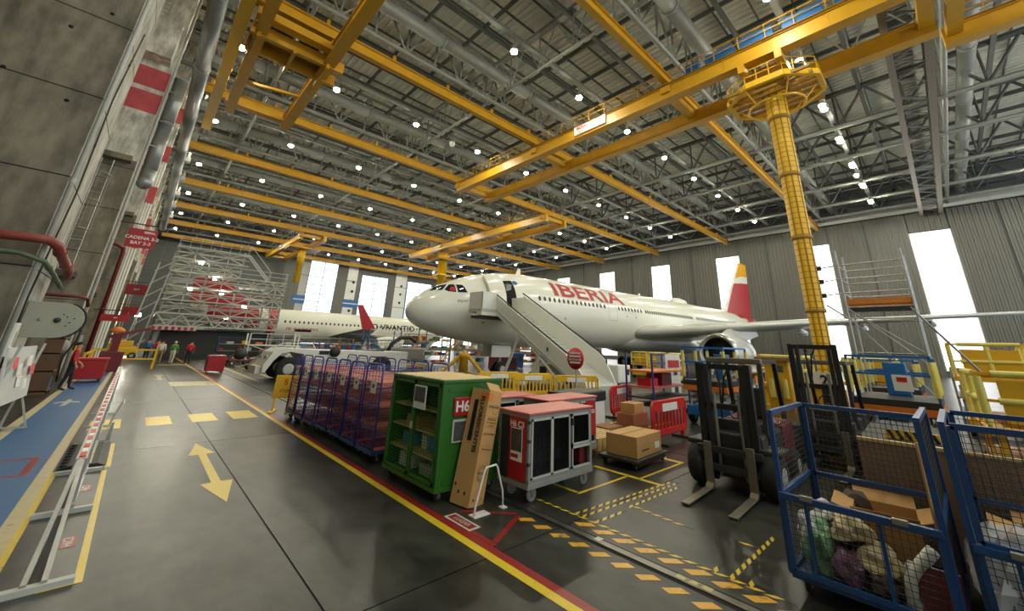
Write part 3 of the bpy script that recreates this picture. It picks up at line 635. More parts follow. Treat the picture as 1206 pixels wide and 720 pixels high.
# ================================================================ AIRLINER
class Hull:
    def __init__(s, st, z0, slope, k=1.0):
        s.st = st; s.z0 = z0; s.sl = slope; s.k = k
    def at(s, x):
        st = s.st; n = len(st); x = min(max(x, st[0][0]), st[-1][0]); i = 0
        while i < n-2 and x > st[i+1][0]: i += 1
        def tan(j, c):
            a = st[max(j-1,0)]; b = st[min(j+1,n-1)]; return (b[c]-a[c])/(b[0]-a[0])
        h = st[i+1][0]-st[i][0]; t = (x-st[i][0])/h; out = []
        for c in (1,2):
            p0, p1 = st[i][c], st[i+1][c]; m0, m1 = tan(i,c)*h, tan(i+1,c)*h
            if st[i][c] == st[i+1][c]: m0 = m1 = 0
            out.append((2*t**3-3*t**2+1)*p0+(t**3-2*t**2+t)*m0+(-2*t**3+3*t**2)*p1+(t**3-t**2)*m1)
        return s.z0+s.sl*x+out[0], max(out[1], .02)
    def pt(s, x, a, off=0, side=-1):
        z, r = s.at(x); a = math.radians(a); r += off; return Vector((x, side*r*math.cos(a), z+r*math.sin(a)))
    def mesh(s, xs, n=48):
        b = B(); vs = []
        for x in xs:
            z, r = s.at(x); vs += [(x, r*math.cos(2*PI*i/n), z+r*math.sin(2*PI*i/n)) for i in range(n)]
        fs = [(k*n+i,k*n+(i+1)%n,(k+1)*n+(i+1)%n,(k+1)*n+i) for k in range(len(xs)-1) for i in range(n)]
        fs += [tuple(range(n)), tuple(range((len(xs)-1)*n,len(xs)*n))]
        return b.add(vs, fs, True)
    def patch(s, x0, x1, a0, a1, off, nx=4, na=6, side=-1, th=0, shift=0):
        b = B(); g = []
        for i in range(nx+1):
            for j in range(na+1): g.append(s.pt(x0+(x1-x0)*i/nx+shift*j/na, a0+(a1-a0)*j/na, off, side))
        m = na+1; fs = [(i*m+j,(i+1)*m+j,(i+1)*m+j+1,i*m+j+1) for i in range(nx) for j in range(na)]
        b.add(g, fs, True)
        if th:
            g2 = []
            for i in range(nx+1):
                for j in range(na+1): g2.append(s.pt(x0+(x1-x0)*i/nx+shift*j/na, a0+(a1-a0)*j/na, off-th, side))
            b.add(g2, fs, True)
            for L in ([i*m for i in range(nx+1)],[i*m+na for i in range(nx+1)],[j for j in range(m)],[nx*m+j for j in range(m)]):
                for p, q in zip(L[:-1],L[1:]): b.add([g[p],g[q],g2[q],g2[p]],[(0,1,2,3)])
        return b
    def polypatch(s, pts, off, side=-1):
        P = []
        for (x,a),(x2,a2) in zip(pts, pts[1:]+pts[:1]):
            for k in range(4): P.append((x+(x2-x)*k/4, a+(a2-a)*k/4))
        cx = sum(p[0] for p in P)/len(P); ca = sum(p[1] for p in P)/len(P); n = len(P)
        mid = [((p[0]+cx)/2,(p[1]+ca)/2) for p in P]
        vs = [s.pt(x,a,off,side) for x,a in P]+[s.pt(x,a,off,side) for x,a in mid]+[s.pt(cx,ca,off,side)]
        fs = [(i,(i+1)%n,n+(i+1)%n,n+i) for i in range(n)]+[(n+i,n+(i+1)%n,2*n) for i in range(n)]
        return B().add(vs, fs, True)
    def wrap_text(s, name, txt, x0, x1, a_mid, height, m, parent, off=.02, side=-1, rev=False, bold=0.0):
        me = text_mesh(txt, height/.7, bold=bold); bm = bmesh.new(); bm.from_mesh(me)
        xs = [v.co.x for v in bm.verts]; lo, hi = min(xs), max(xs); ys = [v.co.y for v in bm.verts]; yl, yh = min(ys), max(ys)
        y = yl+.12
        while y < yh:
            bmesh.ops.bisect_plane(bm, geom=bm.verts[:]+bm.edges[:]+bm.faces[:], plane_co=(0,y,0), plane_no=(0,1,0)); y += .14
        for v in bm.verts:
            x = x0+(v.co.x-lo)/(hi-lo)*(x1-x0); z, r = s.at(x)
            a = a_mid+math.degrees((v.co.y-(yl+yh)/2)*(height/(yh-yl))/r); v.co = s.pt(x, a, off, side)
        bm.to_mesh(me); bm.free(); me.materials.clear(); me.materials.append(M[m]); me.name = name
        o = bpy.data.objects.new(name, me); COL.objects.link(o); o.parent = parent; return o
def airfoil(c, t, x, y, z, tw=0, n=9):
    up = []; lo = []
    for i in range(n+1):
        u = (1-math.cos(PI*i/n))/2
        yt = 5*t*(.2969*math.sqrt(u)-.126*u-.3516*u*u+.2843*u**3-.1015*u**4)
        cz = .02*math.sin(PI*u)
        up.append((x+u*c, y, z+(cz+yt)*c-u*c*tw)); lo.append((x+u*c, y, z+(cz-yt)*c-u*c*tw))
    return up+lo[-2:0:-1]
def loft(b, secs):
    n = len(secs[0]); vs = [p for s in secs for p in s]
    fs = [(k*n+i,k*n+(i+1)%n,(k+1)*n+(i+1)%n,(k+1)*n+i) for k in range(len(secs)-1) for i in range(n)]
    fs += [tuple(range(n)), tuple(range((len(secs)-1)*n,len(secs)*n))]
    return b.add(vs, fs, True)
def arange(a, b_, d):
    n = int(round((b_-a)/d)); return [a+(b_-a)*i/n for i in range(n+1)]
def wheel_obj(parent, c, r, w_, ax='y', name='wheel'):
    o = B().wheel(c, r, w_, ax, 24).build(name,'rubber',parent)
    B().wheel(c, r*.52, w_*1.04, ax, 18).build('rim','grey_light',o); return o
H1 = Hull([(0,-.64,.03),(.15,-.63,.42),(.5,-.60,.78),(1,-.55,1.10),(1.7,-.47,1.43),(2.6,-.37,1.76),(3.6,-.26,2.06),(4.8,-.15,2.34),(6.2,-.07,2.57),(8,-.02,2.74),(10,0,2.82),(42,0,2.82),(45,.06,2.77),(48,.2,2.6),(51,.42,2.3),(54,.72,1.92),(57,1.05,1.48),(60,1.38,1.0),(62.5,1.62,.55),(63.6,1.72,.25)], 4.76, .012)
ac = thing('airliner', 'large white wide-body airliner with red lettering and red and yellow tail fin', 'airplane', (11.89,23.45,0), -.023)
xs = [0,.04,.1,.2,.35,.5,.75]+arange(1,10,.5)+arange(12,42,3)+arange(43,63.5,1.0)+[63.6]
H1.mesh(xs, 64).build('fuselage','ac_white',ac)
H1.wrap_text('airline_lettering','IBERIA',10.95,20.6,38,1.42,'ac_red',ac,.02,bold=.045)
H1.wrap_text('aircraft_name','Panamá',2.68,3.6,12.5,.2,'grey',ac,.015,bold=.004)
H1.polypatch([(1.25,70),(1.8,88),(2.4,69),(1.9,51)],.015).build('cockpit_window','cab_glass',ac)
H1.polypatch([(1.25,70),(1.8,88),(2.4,69),(1.9,51)],.015,1).build('cockpit_window','cab_glass',ac)
for sd in (-1,1):
    H1.polypatch([(2.02,50),(2.5,65),(2.76,59),(2.66,33.5),(2.2,41)],.015,sd).build('cockpit_window','cab_glass',ac)
    H1.polypatch([(2.85,56),(3.22,49),(3.36,28),(2.76,32.5)],.015,sd).build('cockpit_window','cab_glass',ac)
H1.polypatch([(2.3,46),(2.5,54),(2.66,50),(2.62,36),(2.35,40)],.025).build('crew_shirt','shirt_red',ac)
b = B(); b.prism([(.125*math.cos(t)*1.0,.19*math.sin(t)) for t in [i*PI/5 for i in range(10)]],-.012,.012,'y'); cw = b.build('cabin_window','black',ac)
wx = [9.2+.533*i for i in range(16)]+[19.35+.533*i for i in range(8)]+[23.95+.4*i for i in range(26)]+[35.2+.533*i for i in range(24)]
first = True
for sd in (-1,1):
    for x in wx:
        z, r = H1.at(x); a = math.radians(15.6)
        o = cw if first else cw.copy()
        if not first: COL.objects.link(o)
        first = False
        o.location = (x, sd*(r+.004)*math.cos(a), z+(r+.004)*math.sin(a)); o.rotation_euler = (-a if sd < 0 else a, 0, 0)
H1.patch(6.0,7.0,-8,46,.012,4,10).build('doorway','dark_void',ac)
H1.patch(4.7,5.9,-6,55,.34,4,10,th=.16).build('door_leaf','ac_white',ac)
B().box((6.45,-2.15,5.6),(.45,.4,1.5)).build('galley_unit','grey',ac)
for x0, x1 in ((17.75,18.95),(45,46.1)):
    for q in ((x0,x0+.03,-8,24),(x1,x1+.03,-8,24),(x0,x1,-8,-7.4),(x0,x1,23.4,24)): H1.patch(*q,.008,3,6).build('door_seam','grey',ac)
H1.polypatch([(7.24+.22*math.cos(t),41+4.5*math.sin(t)) for t in [i*PI/6 for i in range(12)]],.015).build('roundel','panel_blue',ac)
for x0, x1, sx in ((49.0,51.5,0),(51.5,55,0),(55,60.5,0)):
    for sd in (-1,1): H1.patch(x0,x1,{49.0:58,51.5:36,55:10}[x0],90,.02,8,8,sd).build('tail_red_band','ac_red',ac)
for x in (9.0, 27, 33): B().prism([(x,7.6),(x+.25,8.2),(x+.5,8.2),(x+.55,7.6)],-.03,.03,'y').build('antenna','ac_white',ac)
B().lathe([(.02,-1.6),(.5,-1.3),(.62,-.2),(.5,1.2),(.02,1.7)],16,Matrix.Translation((36.5,0,8.0)) @ Matrix.Rotation(PI/2,4,'Y')).build('radome','ac_white',ac)
for x, a in ((4.6,-28),(4.0,-20),(12,-12),(20.5,2),(22,2)): H1.polypatch([(x+.09*math.cos(t),a+2*math.sin(t)) for t in [i*PI/4 for i in range(8)]],.01).build('service_port','grey',ac)
# belly fairing + wings + engines
b = B(); vs = []
for x, ry, zt, zb in ((20.5,.3,3.4,2.6),(21.5,1.6,3.6,2.05),(23.5,2.6,3.9,1.75),(27,3.1,4.0,1.62),(33,3.1,4.0,1.62),(37,2.6,3.8,1.8),(40.5,1.2,3.4,2.3)):
    vs.append([(x, ry*math.cos(t)*1.0, (zt+zb)/2+(zt-zb)/2*math.sin(t)+.15) for t in [2*PI*i/20 for i in range(20)]])
loft(b, vs).build('belly_fairing','ac_grey',ac)
for sd in (-1,1):
    b = B(); loft(b, [airfoil(11.4,.14,21.9,sd*2.0,3.75,.05),airfoil(10.4,.135,22.6,sd*3.4,3.85,.045),airfoil(6.9,.115,26.6,sd*9.4,4.42,.02),airfoil(4.6,.105,32.8,sd*19,5.25,0),airfoil(2.5,.10,39.2,sd*28.6,6.05,-.01)]).build('wing','ac_grey',ac)
    B().prism([(39.3,6.05),(41.6,6.05),(43.6,7.9),(42.9,7.95)],sd*28.5,sd*28.7,'y').build('winglet','ac_red',ac)
    for yy, xx, zz in ((13,35.2,4.5),(17.5,37.0,4.95),(22,38.9,5.35)):
        B().lathe([(.03,-1.6),(.22,-1.0),(.3,.2),(.2,1.5),(.03,2.2)],12,Matrix.Translation((xx,sd*yy,zz-.18)) @ Matrix.Rotation(PI/2,4,'Y')).build('flap_fairing','ac_grey',ac)
    T = Matrix.Translation((23.5,sd*9.4,2.12)) @ Matrix.Rotation(PI/2,4,'Y')
    e = B().lathe([(1.28,.25),(1.36,.02),(1.46,-.06),(1.56,.08),(1.66,.7),(1.70,1.8),(1.66,3.2),(1.45,4.8),(1.2,5.6),(1.1,5.6)],36,T,False).build('engine_nacelle','ac_grey',ac)
    B().lathe([(1.28,.26),(1.38,.0),(1.47,-.07),(1.55,.03),(1.6,.3)],36,T,False).build('intake_lip','chrome',e)
    B().lathe([(1.28,.25),(1.26,.9),(1.28,1.5),(.05,1.55)],32,T,False).build('intake_duct','black',e)
    b = B()
    for k in range(24):
        a = 2*PI*k/24; b.bar(T @ Vector((.3*math.cos(a),.3*math.sin(a),1.3)), T @ Vector((1.25*math.cos(a+.15),1.25*math.sin(a+.15),1.4)), .2, .02, (1,.3,.2))
    b.build('fan_blades','charcoal',e,kind='stuff')
    B().lathe([(.02,.75),(.16,.9),(.3,1.2),(.36,1.5)],16,T).build('spinner','charcoal',e); B().lathe([(.02,.72),(.1,.8),(.14,.87)],12,T).build('spinner_mark','white',e)
    B().lathe([(1.0,5.3),(.85,6.6),(.5,7.2),(.02,8.0)],24,T,False).build('exhaust_core','steel',e)
    B().prism([(25.2,3.75),(27,4.35),(33,4.3),(33.5,3.9),(30,3.3)],sd*9.2,sd*9.6,'y').build('pylon','ac_grey',ac)
    lettering('nacelle_text','GE',.5,'ac_red',frame((28.2,sd*9.4+sd*1.66*.98,1.5),(-sd*-1,0,0) if sd < 0 else (-1,0,0),(0,0,1)),e) if sd > 0 else lettering('nacelle_text','IBE',.55,'ac_red',frame((27.6,-9.4-1.70,2.0),(1,0,0),(0,0,1)),e)
    b = B(); loft(b, [airfoil(5.4,.11,54.6,sd*.6,6.5,0),airfoil(2.2,.1,60.6,sd*9.7,7.45,0)]).build('tailplane','ac_white',ac)
def fin_part(name, m, poly, h=.17):
    B().prism(poly,-h,h,'y').build(name, m, ac)
fin_part('tail_fin','ac_white',[(46.8,7.5),(51.3,8.8),(58.4,16.3),(59.4,16.9),(61.9,16.9),(61,7.2),(52,7)],.14)
fin_part('fin_red_panel','ac_red',[(50.9,7.6),(55.4,12.9),(58.5,13.3),(61.6,13.6),(61.1,7.3),(56,7.0)])
fin_part('fin_white_stripe','white_paint',[(55.42,12.92),(56.2,13.8),(59,14.5),(61.7,14.8),(61.6,13.62),(58.5,13.32)])
fin_part('fin_yellow_tip','ac_yellow',[(56.22,13.82),(58.6,16.42),(59.4,16.92),(61.92,16.92),(61.7,14.82),(59,14.52)])
g = B(); g.tube((7.8,0,2.5),(7.8,0,.55),.13,10); g.bar((7.8,0,1.6),(6.6,0,2.4),.1); g.tube((7.8,-.35,.52),(7.8,.35,.52),.08,8)
ng = g.build('nose_gear','grey_light',ac)
for s in (-.28,.28): wheel_obj(ng,(7.8,s,.52),.52,.3)
for s in (-.55,.55): B().bx(6.6,s-.02,1.35,8.4,s+.02,2.15).build('gear_door','ac_white',ac)
for sd in (-1,1):
    g = B(); g.tube((33.2,sd*5.0,3.8),(33.2,sd*5.3,.8),.2,10); g.bar((32.2,sd*5.3,.72),(34.2,sd*5.3,.72),.2); g.bar((33.2,sd*5.2,1.6),(33.2,sd*3.4,3.2),.13)
    mg = g.build('main_gear','grey_light',ac)
    for x in (32.3,34.1):
        for s in (-.7,.7): wheel_obj(mg,(x,sd*5.3+s,.7),.7,.46)
    B().bx(32.3,sd*4.1-.03,1.6,34.3,sd*4.1+.03,3.2).build('gear_door','ac_white',ac)
# ================================================================ SECOND AIRLINER (narrow-body, tail in the dock)
H2 = Hull([(0,-.45,.03),(.12,-.44,.35),(.5,-.40,.75),(1.2,-.3,1.15),(2.4,-.16,1.55),(4,-.05,1.85),(5.5,0,1.97),(24,0,1.97),(27,.12,1.85),(29.5,.45,1.5),(32,.85,1.02),(34,1.15,.5),(34.8,1.25,.2)], 3.72, 0)
a2 = thing('narrow_body_airliner', 'smaller white airliner with red tail parked inside the tail dock', 'airplane', (36.6,58.4,0), PI)
H2.mesh([0,.05,.12,.25,.5]+arange(1,6,.5)+arange(8,25,3)+arange(26,34.8,.8),40).build('fuselage','ac_white',a2)
b = B(); b.prism([(.115*math.cos(t),.17*math.sin(t)) for t in [i*PI/4 for i in range(8)]],-.012,.012,'y'); cw2 = b.build('cabin_window','black',a2); first = True
for i in range(36):
    x = 5.2+.53*i
    z, r = H2.at(x); a = math.radians(12); o = cw2 if first else cw2.copy()
    if not first: COL.objects.link(o)
    first = False
    o.location = (x,(r+.004)*math.cos(a),z+(r+.004)*math.sin(a)); o.rotation_euler = (a,0,0)
H2.wrap_text('side_lettering','OO VIVANTIO',13.8,6.2,12,.85,'ink',a2,.03,1,bold=.02)
H2.wrap_text('side_lettering','IB EXPRESS',23.5,19.8,-12,.3,'ac_red',a2,.02,1)
for sd in (-1,1): H2.polypatch([(1.1,62),(1.7,70),(2.4,45),(2.2,25),(1.5,38)],.02,sd).build('cockpit_window','cab_glass',a2)
b = B(); vs = []
for x in (24.6,25.0,25.6):
    z, r = H2.at(x); r += .12 if x == 25.0 else .05; vs.append([(x,r*math.cos(t),z+r*math.sin(t)) for t in [2*PI*i/24 for i in range(24)]])
loft(b,vs).build('red_cover','red_bright',a2)
H2.patch(26.6,31.5,-20,90,.03,10,8,1).build('red_tail_paint','ac_red',a2); H2.patch(26.6,31.5,-20,90,.03,10,8,-1).build('red_tail_paint','ac_red',a2)
B().prism([(27.2,5.4),(30.2,8.6),(33.4,8.7),(33.2,5.3)],-.15,.15,'y').build('tail_fin','ac_red',a2)
for sd in (-1,1):
    loft(B(),[airfoil(6.6,.13,11.6,sd*1.6,2.75,.03),airfoil(3.6,.115,14.6,sd*6.2,3.0,0),airfoil(1.5,.1,18.2,sd*16.0,3.35,0)]).build('wing','ac_grey',a2)
    B().prism([(18.3,3.3),(19.7,3.3),(20.6,5.75),(20.1,5.8)],sd*15.95,sd*16.1,'y').build('winglet','ac_red' if sd > 0 else 'ac_white',a2)
    T = Matrix.Translation((10.2,sd*5.75,1.75)) @ Matrix.Rotation(PI/2,4,'Y')
    e = B().lathe([(.86,.2),(.95,-.03),(1.02,.05),(1.12,1.0),(1.05,2.4),(.75,3.4)],26,T,False).build('engine_nacelle','ac_white',a2)
    B().lathe([(.86,.2),(.86,.9),(.05,1)],24,T,False).build('intake_duct','black',e)
    loft(B(),[airfoil(2.6,.1,31.2,sd*.4,4.8,0),airfoil(1.2,.1,33.6,sd*4.2,5.2,0)]).build('tailplane','ac_white',a2)
    g = B(); g.tube((17.6,sd*3.8,2.6),(17.6,sd*3.8,.6),.14,8); mg = g.build('main_gear','grey_light',a2)
    for s in (-.45,.45): wheel_obj(mg,(17.6,sd*3.8+s,.58),.58,.4)
g = B(); g.tube((5,0,2),(5,0,.4),.1,8); ng = g.build('nose_gear','grey_light',a2)
for s in (-.22,.22): wheel_obj(ng,(5,s,.38),.38,.22)
H2.patch(20.5,22.6,-40,-18,.5,4,4,1,th=.06).build('cargo_door','ac_white',a2); H2.patch(20.6,22.5,-42,-12,.015,4,4,1).build('cargo_opening','dark_void',a2)
# ================================================================ TAIL DOCK
D = thing('tail_dock', 'multi-level grey steel tail dock scaffold wrapped around a red fin', 'scaffold', (0,0,0))
Z = [2.95,4.15,5.5,6.9,8.3,9.7,10.9]
for y in (53,63.5):
    for x in (1.1,3.9,6.7,9.5,11.2):
        B().bar((x,y,3.0),(x,y,11.2 if x < 9 else 9.4),.18).build('post','grey',D)
for x in (1.3,11.0):
    for y in (53.2,63.3): B().bar((x,y,0),(x,y,3.0),.3).build('leg','grey',D)
for k, z in enumerate(Z):
    x1 = 11.3 if k < 5 else 7.2
    for y0, y1 in ((52.6,55.2),(61.6,63.9)):
        B().bx(.9,y0,z-.1,x1,y1,z).build('platform','grey_light',D)
    if k: 
        B().bx(.9,55.2,z-.1,3.2 if k > 2 else 2.2,61.6,z).build('platform','grey_light',D)
for k, (z0, z1) in enumerate(zip(Z[:-1],Z[1:])):
    for x0 in ((1.1,3.9,6.7,9.5) if k < 4 else (1.1,3.9)):
        x1 = x0+2.8 if x0 < 9 else 11.2
        cx, cz = (x0+x1)/2, (z0+z1)/2
        for p, q in (((x0,z0),(x1,z1)),((x0,z1),(x1,z0)),((cx,z0),(cx,z1)),((x0,cz),(x1,cz))):
            B().bar((p[0],52.85,p[1]),(q[0],52.85,q[1]),.09).build('brace','grey_light',D)
for k, z in enumerate(Z):
    x1 = 11.3 if k < 5 else 7.2
    r = B()
    for zz in (.5,1.0): r.bar((.9,52.6,z+zz),(x1,52.6,z+zz),.05)
    r.build('handrail','grey_light',D)
for k in range(8): B().bar((1.0+k*.85,52.6,10.9),(1.0+k*.85,52.6,11.9),.05).build('rail_post','grey_light',D)
for x in range(11): B().bar((.9+x*.94,52.5,2.95 if x%2 else 4.1),(.9+(x+1)*.94,52.5,4.1 if x%2 else 2.95),.1).build('base_truss','grey_light',D)
B().bar((.9,52.5,4.15),(11.3,52.5,4.15),.14).build('base_chord','grey_light',D); B().bar((.9,52.5,2.95),(11.3,52.5,2.95),.14).build('base_chord','grey_light',D)
B().bx(.8,52.4,2.55,4.2,52.6,2.9).build('hazard_board','grey_light',D)
for k in range(7): B().bx(.85+k*.48,52.36,2.57,1.1+k*.48,52.4,2.88).build('hazard_stripe','ac_red',D)
B().bx(1.6,54,.0,10.8,54.4,2.7).build('shade_sheet','charcoal',D)  # dark sheet standing in for the shade under the dock
# leaning stair tower at the side of the dock
for y in (53,55):
    for x in (-.3,.7): B().bar((x-.4,y,0),(x+.3,y,9.0),.1).build('tower_post','grey_light',D)
for k in range(7): B().bar((-.6+k*.07,53,.3+k*1.3),(.7+k*.09,53,1.6+k*1.3),.08).build('tower_flight','grey_light',D)
B().bar((7.2,53,10.9),(9.6,53,8.3),.12).build('stair_stringer','grey_light',D); B().bar((7.2,54,10.9),(9.6,54,8.3),.12).build('stair_stringer','grey_light',D)
B().bar((7.2,53,11.9),(9.6,53,9.3),.06).build('handrail','grey_light',D)
# small work lamps inside the dock
for x, y, z in ((3.2,54,9.4),(4.7,54,7.9),(2.9,54,6.6),(5.6,54,6.4),(7.9,54,5.2),(6.6,54,3.9)):
    t = thing('work_lamp', 'small bright work lamp under a platform of the tail dock', 'lamp', (x,y,z), group='work lamps in the tail dock')
    B().bx(-.18,-.1,.0,.18,.1,.18).build('housing','lamp_body',t); B().bx(-.15,-.14,.02,.15,-.1,.16).build('lens','lamp_lens',t)
for x, y in ((6.2,70),(9.0,70),(10.5,70),(-.5,78)):
    t = thing('flood_lamp', 'bright flood lamp low down behind the tail dock', 'lamp', (x,y,2.6 if x > 0 else 4.6), group='low flood lamps behind the dock')
    B().bx(-.3,-.1,-.2,.3,.15,.25).build('housing','lamp_body',t); B().bx(-.26,-.16,-.16,.26,-.1,.2).build('lens','lamp_lens',t); B().tube((0,.05,-.2),(0,.05,-2.6 if x > 0 else -4.6),.05,6).build('mast','steel',t)
# ================================================================ PASSENGER STAIRS
S = thing('passenger_stairs', 'white mobile passenger stairs with black handrails docked at the open aircraft door', 'airstairs', (17.2,12.0,0))
def sy(y): return (y-12.0)
def zl(y): return .35+(y-12.3)*.571
for x in (-1.22,1.22):
    hb = .72 if x < 0 else 1.0; n = B(); yb, yt = 12.1, 19.5
    n.prism([(sy(yb),zl(yb)-.35),(sy(yt),zl(yt)-.42),(sy(yt),zl(yt)+hb),(sy(yb)+1.0,zl(yb+1.0)+hb),(sy(yb)+.35,zl(yb)+.5)],x-.05,x+.05,'x')
    bo = n.build('balustrade','white_paint',S,bev=.02)
    n = B(); n.prism([(sy(yb)+.3,zl(yb)-.16),(sy(yt),zl(yt)-.16),(sy(yt),zl(yt)-.05),(sy(yb)+.3,zl(yb)-.05)],x-.07,x+.07,'x'); n.build('side_trim','grey_light',bo)
    s_ = -1 if x < 0 else 1
    B().path([(x,sy(19.6),zl(19.6)+hb+.1),(x,sy(13.4),zl(13.4)+hb+.1),(x,sy(12.9),zl(12.9)+hb-.05),(x,sy(12.85),zl(12.85)+.3)],.045,8).build('handrail','black',S)
n = 21
for k in range(n):
    y = 12.35+k*(7.0/n); z = zl(y)
    B().bx(-1.17,sy(y),z-.06,1.17,sy(y)+.36,z).build('tread','white_paint',S)
    B().bx(-1.17,sy(y),z-.0,1.17,sy(y)+.04,z+.012).build('nosing','grey',S)
B().prism([(sy(12.3),.2),(sy(19.4),zl(19.4)-.3),(sy(19.4),zl(19.4)-.12),(sy(12.3),.38)],-1.17,1.17,'x').build('soffit','grey_light',S)
B().bx(-2.4,sy(19.4),4.1,1.25,sy(20.75),4.3).build('landing','grey_light',S)
for q in ((-2.4,sy(19.4),4.3,-2.35,sy(20.75),5.35),(1.2,sy(19.4),4.3,1.25,sy(20.75),5.35),(-2.4,sy(19.4),4.3,-1.27,sy(19.45),5.35)): B().bx(*q).build('guard_panel','white_paint',S,bev=.01)
B().bx(-2.4,sy(19.4),3.9,1.2,sy(19.9),4.1).build('landing_beam','white_paint',S)
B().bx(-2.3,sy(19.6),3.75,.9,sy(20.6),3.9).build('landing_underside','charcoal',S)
for x in (-1.15,1.15):
    B().tube((x,sy(17.2),2.9),(x,sy(18.6),.35),.09,8).build('support_leg','white_paint',S); B().tube((x,sy(17.2),2.9),(x,sy(14.0),.35),.07,8).build('support_leg','white_paint',S)
B().bx(-1.15,sy(13.0),.3,1.15,sy(19.5),.5).build('chassis','white_paint',S,bev=.02)
for y in (13.6,18.6):
    for x in (-1.1,1.1): wheel_obj(S,(x,sy(y),.3),.3,.2,'x')
B().bx(-1.0,sy(15.0),.5,.4,sy(16.3),1.3).build('power_unit','white_paint',S,bev=.04); B().bx(-1.02,sy(15.2),.75,-1.0,sy(15.7),1.15).build('power_vent','black',S)
lettering('unit_number','8',.28,'ink',frame((-1.28,sy(14.9),zl(14.9)+.2),(0,-1,0),(0,0,1)),S,bold=.012)
# round red warning sign in front of stairs
t = thing('round_sign_stand', 'round red sign with white text bars on a post before the stairs', 'sign', (13.0,10.6,0))
B().lathe([(.42,-.02),(.42,.02)],24,Matrix.Translation((0,0,1.75)) @ Matrix.Rotation(PI/2,4,'Y') ).build('disc','red_bright',t)
B().tube((.05,0,.05),(.05,0,1.4),.035,8).build('post','grey_light',t); B().lathe([(.3,0),(.3,.05),(.05,.09)],16).build('foot','charcoal',t)
for k, ww in enumerate((.26,.3,.3,.26)): B().bx(-.035,-ww,1.92-k*.12,-.022,ww,1.99-k*.12).build('text_bar','white',t)
lettering('sign_text','NO ACCESS',.09,'ink_red',frame((-.04,0,1.72),(0,-1,0),(0,0,1)),t,bold=.002)
# ================================================================ TOW TRACTOR
T_ = thing('tow_tractor', 'long low white aircraft tow tractor behind the blue trolleys', 'tow tractor', (5.0,24.6,0))
b = B(); b.prism([(0,.42),(.15,.42),(.45,1.0),(.75,1.35),(1.2,1.45),(1.7,1.35),(1.95,1.0),(2.05,.42),(5.6,.42),(5.7,.9),(6.0,1.25),(6.6,1.25),(6.9,.9),(7.0,.42),(8.0,.5),(8.0,1.55),(2.4,1.6),(.75,1.68),(.35,1.45),(0,.8)],0,2.3,'y')
b.build('body','white_paint',T_,bev=.04)
for x in (1.2,6.3):
    for y in (.12,2.18): wheel_obj(T_,(x,y,.6),.6,.4)
for k in range(2): B().bx(.15,.25+k*1.2,1.0,.2,.9+k*1.2,1.25).build('headlamp','grey_light',T_)
B().bx(2.6,-.03,1.35,3.1,.02,1.55).build('side_grille','black',T_); B().bx(5.4,.1,1.56,6.4,2.2,1.62).build('seat_well','charcoal',T_)
B().bx(-.25,.3,.35,.02,2.0,.75).build('bumper','white_paint',T_,bev=.03)
B().lathe([(.28,0),(.28,.16)],18,Matrix.Translation((3.4,-.0,1.5)) @ Matrix.Rotation(PI/2,4,'X')).build('filler_drum','charcoal',T_)
for p, q in (((.3,.1,1.66),(.75,.1,1.9)),((.75,.1,1.9),(2.2,.1,1.9)),((2.2,.1,1.9),(2.4,.1,1.62))): B().tube(p,q,.03,6).build('grab_rail','white_paint',T_)
# amber tripod jack in front of the nose
J = thing('tripod_jack', 'amber tripod aircraft jack standing below the airliner nose', 'jack', (15.2,21.4,0))
B().lathe([(.28,.5),(.28,1.35),(.34,1.4),(.34,1.6),(.12,1.62),(.12,1.8)],16).build('cylinder','amber',J)
for a in (math.radians(150),math.radians(-60),math.radians(45)):
    d = Vector((math.cos(a),math.sin(a),0)); B().tube(d*.2+Vector((0,0,1.5)),d*1.7+Vector((0,0,.12)),.11,10).build('leg','amber',J); B().lathe([(.2,0),(.2,.06),(.08,.1)],14,Matrix.Translation(d*1.7)).build('foot_pad','amber',J)
    B().tube(Vector((0,0,.55)),d*1.3+Vector((0,0,.35)),.05,6).build('tie_rod','amber',J)
# ================================================================ ROLL TROLLEYS (blue-violet cages with red shelves)
rt = thing('roll_trolley', 'violet-blue wire roll trolley with dark red shelves, in a tight row', 'trolley', (3.62,7.75,0), group='roll trolleys in a row')
def hoop(x, w_=.74, h=1.72, r=.017):
    return [(x,0,.2),(x,0,h-.1),(x,.03,h-.03),(x,.1,h),(x,w_-.1,h),(x,w_-.03,h-.03),(x,w_,h-.1),(x,w_,.2)]
for x in (0,1.5):
    e = B().path(hoop(x),.019,8).build('end_frame','indigo',rt)
    b = B(); grid_panel(b,(x,0,.25),(0,.74,0),(0,0,1.4),5,9,.0055,4); b.build('end_mesh','indigo',e,kind='stuff')
    B().tube((x,0,.95),(x,.74,.95),.016,6).build('cross_rail','indigo',e)
for z in (.24,.62,1.0,1.36):
    sh = B().bx(.02,.02,z,1.48,.72,z+.02).build('shelf','card_red' if z > .3 else 'maroon',rt)
    b = B(); b.bx(.0,.0,z-.015,1.5,.02,z+.03); b.bx(.0,.72,z-.015,1.5,.74,z+.03); b.build('shelf_edge','pink_top',sh)
b = B()
for y in (0,.74):
    for z in (.45,.8,1.2,1.55): b.tube((0,y,z),(1.5,y,z),.006,4)
b.build('side_wires','indigo',rt,kind='stuff')
B().bx(-.02,-.01,.15,1.52,.75,.22).build('base_frame','blue_frame',rt)
for x in (.1,1.4):
    for y in (.08,.66): caster(rt,(x,y,.15),.065,.04)
B().bx(-.03,.16,1.18,-.024,.4,1.42).build('label_card','white',rt); B().bx(-.033,.24,1.28,-.03,.32,1.34).build('label_code','ink',rt)
for i in range(1,7):
    c_ = dup(rt, (3.62+random.uniform(-.03,.05),7.75+.86*i,0), random.uniform(-.02,.02))
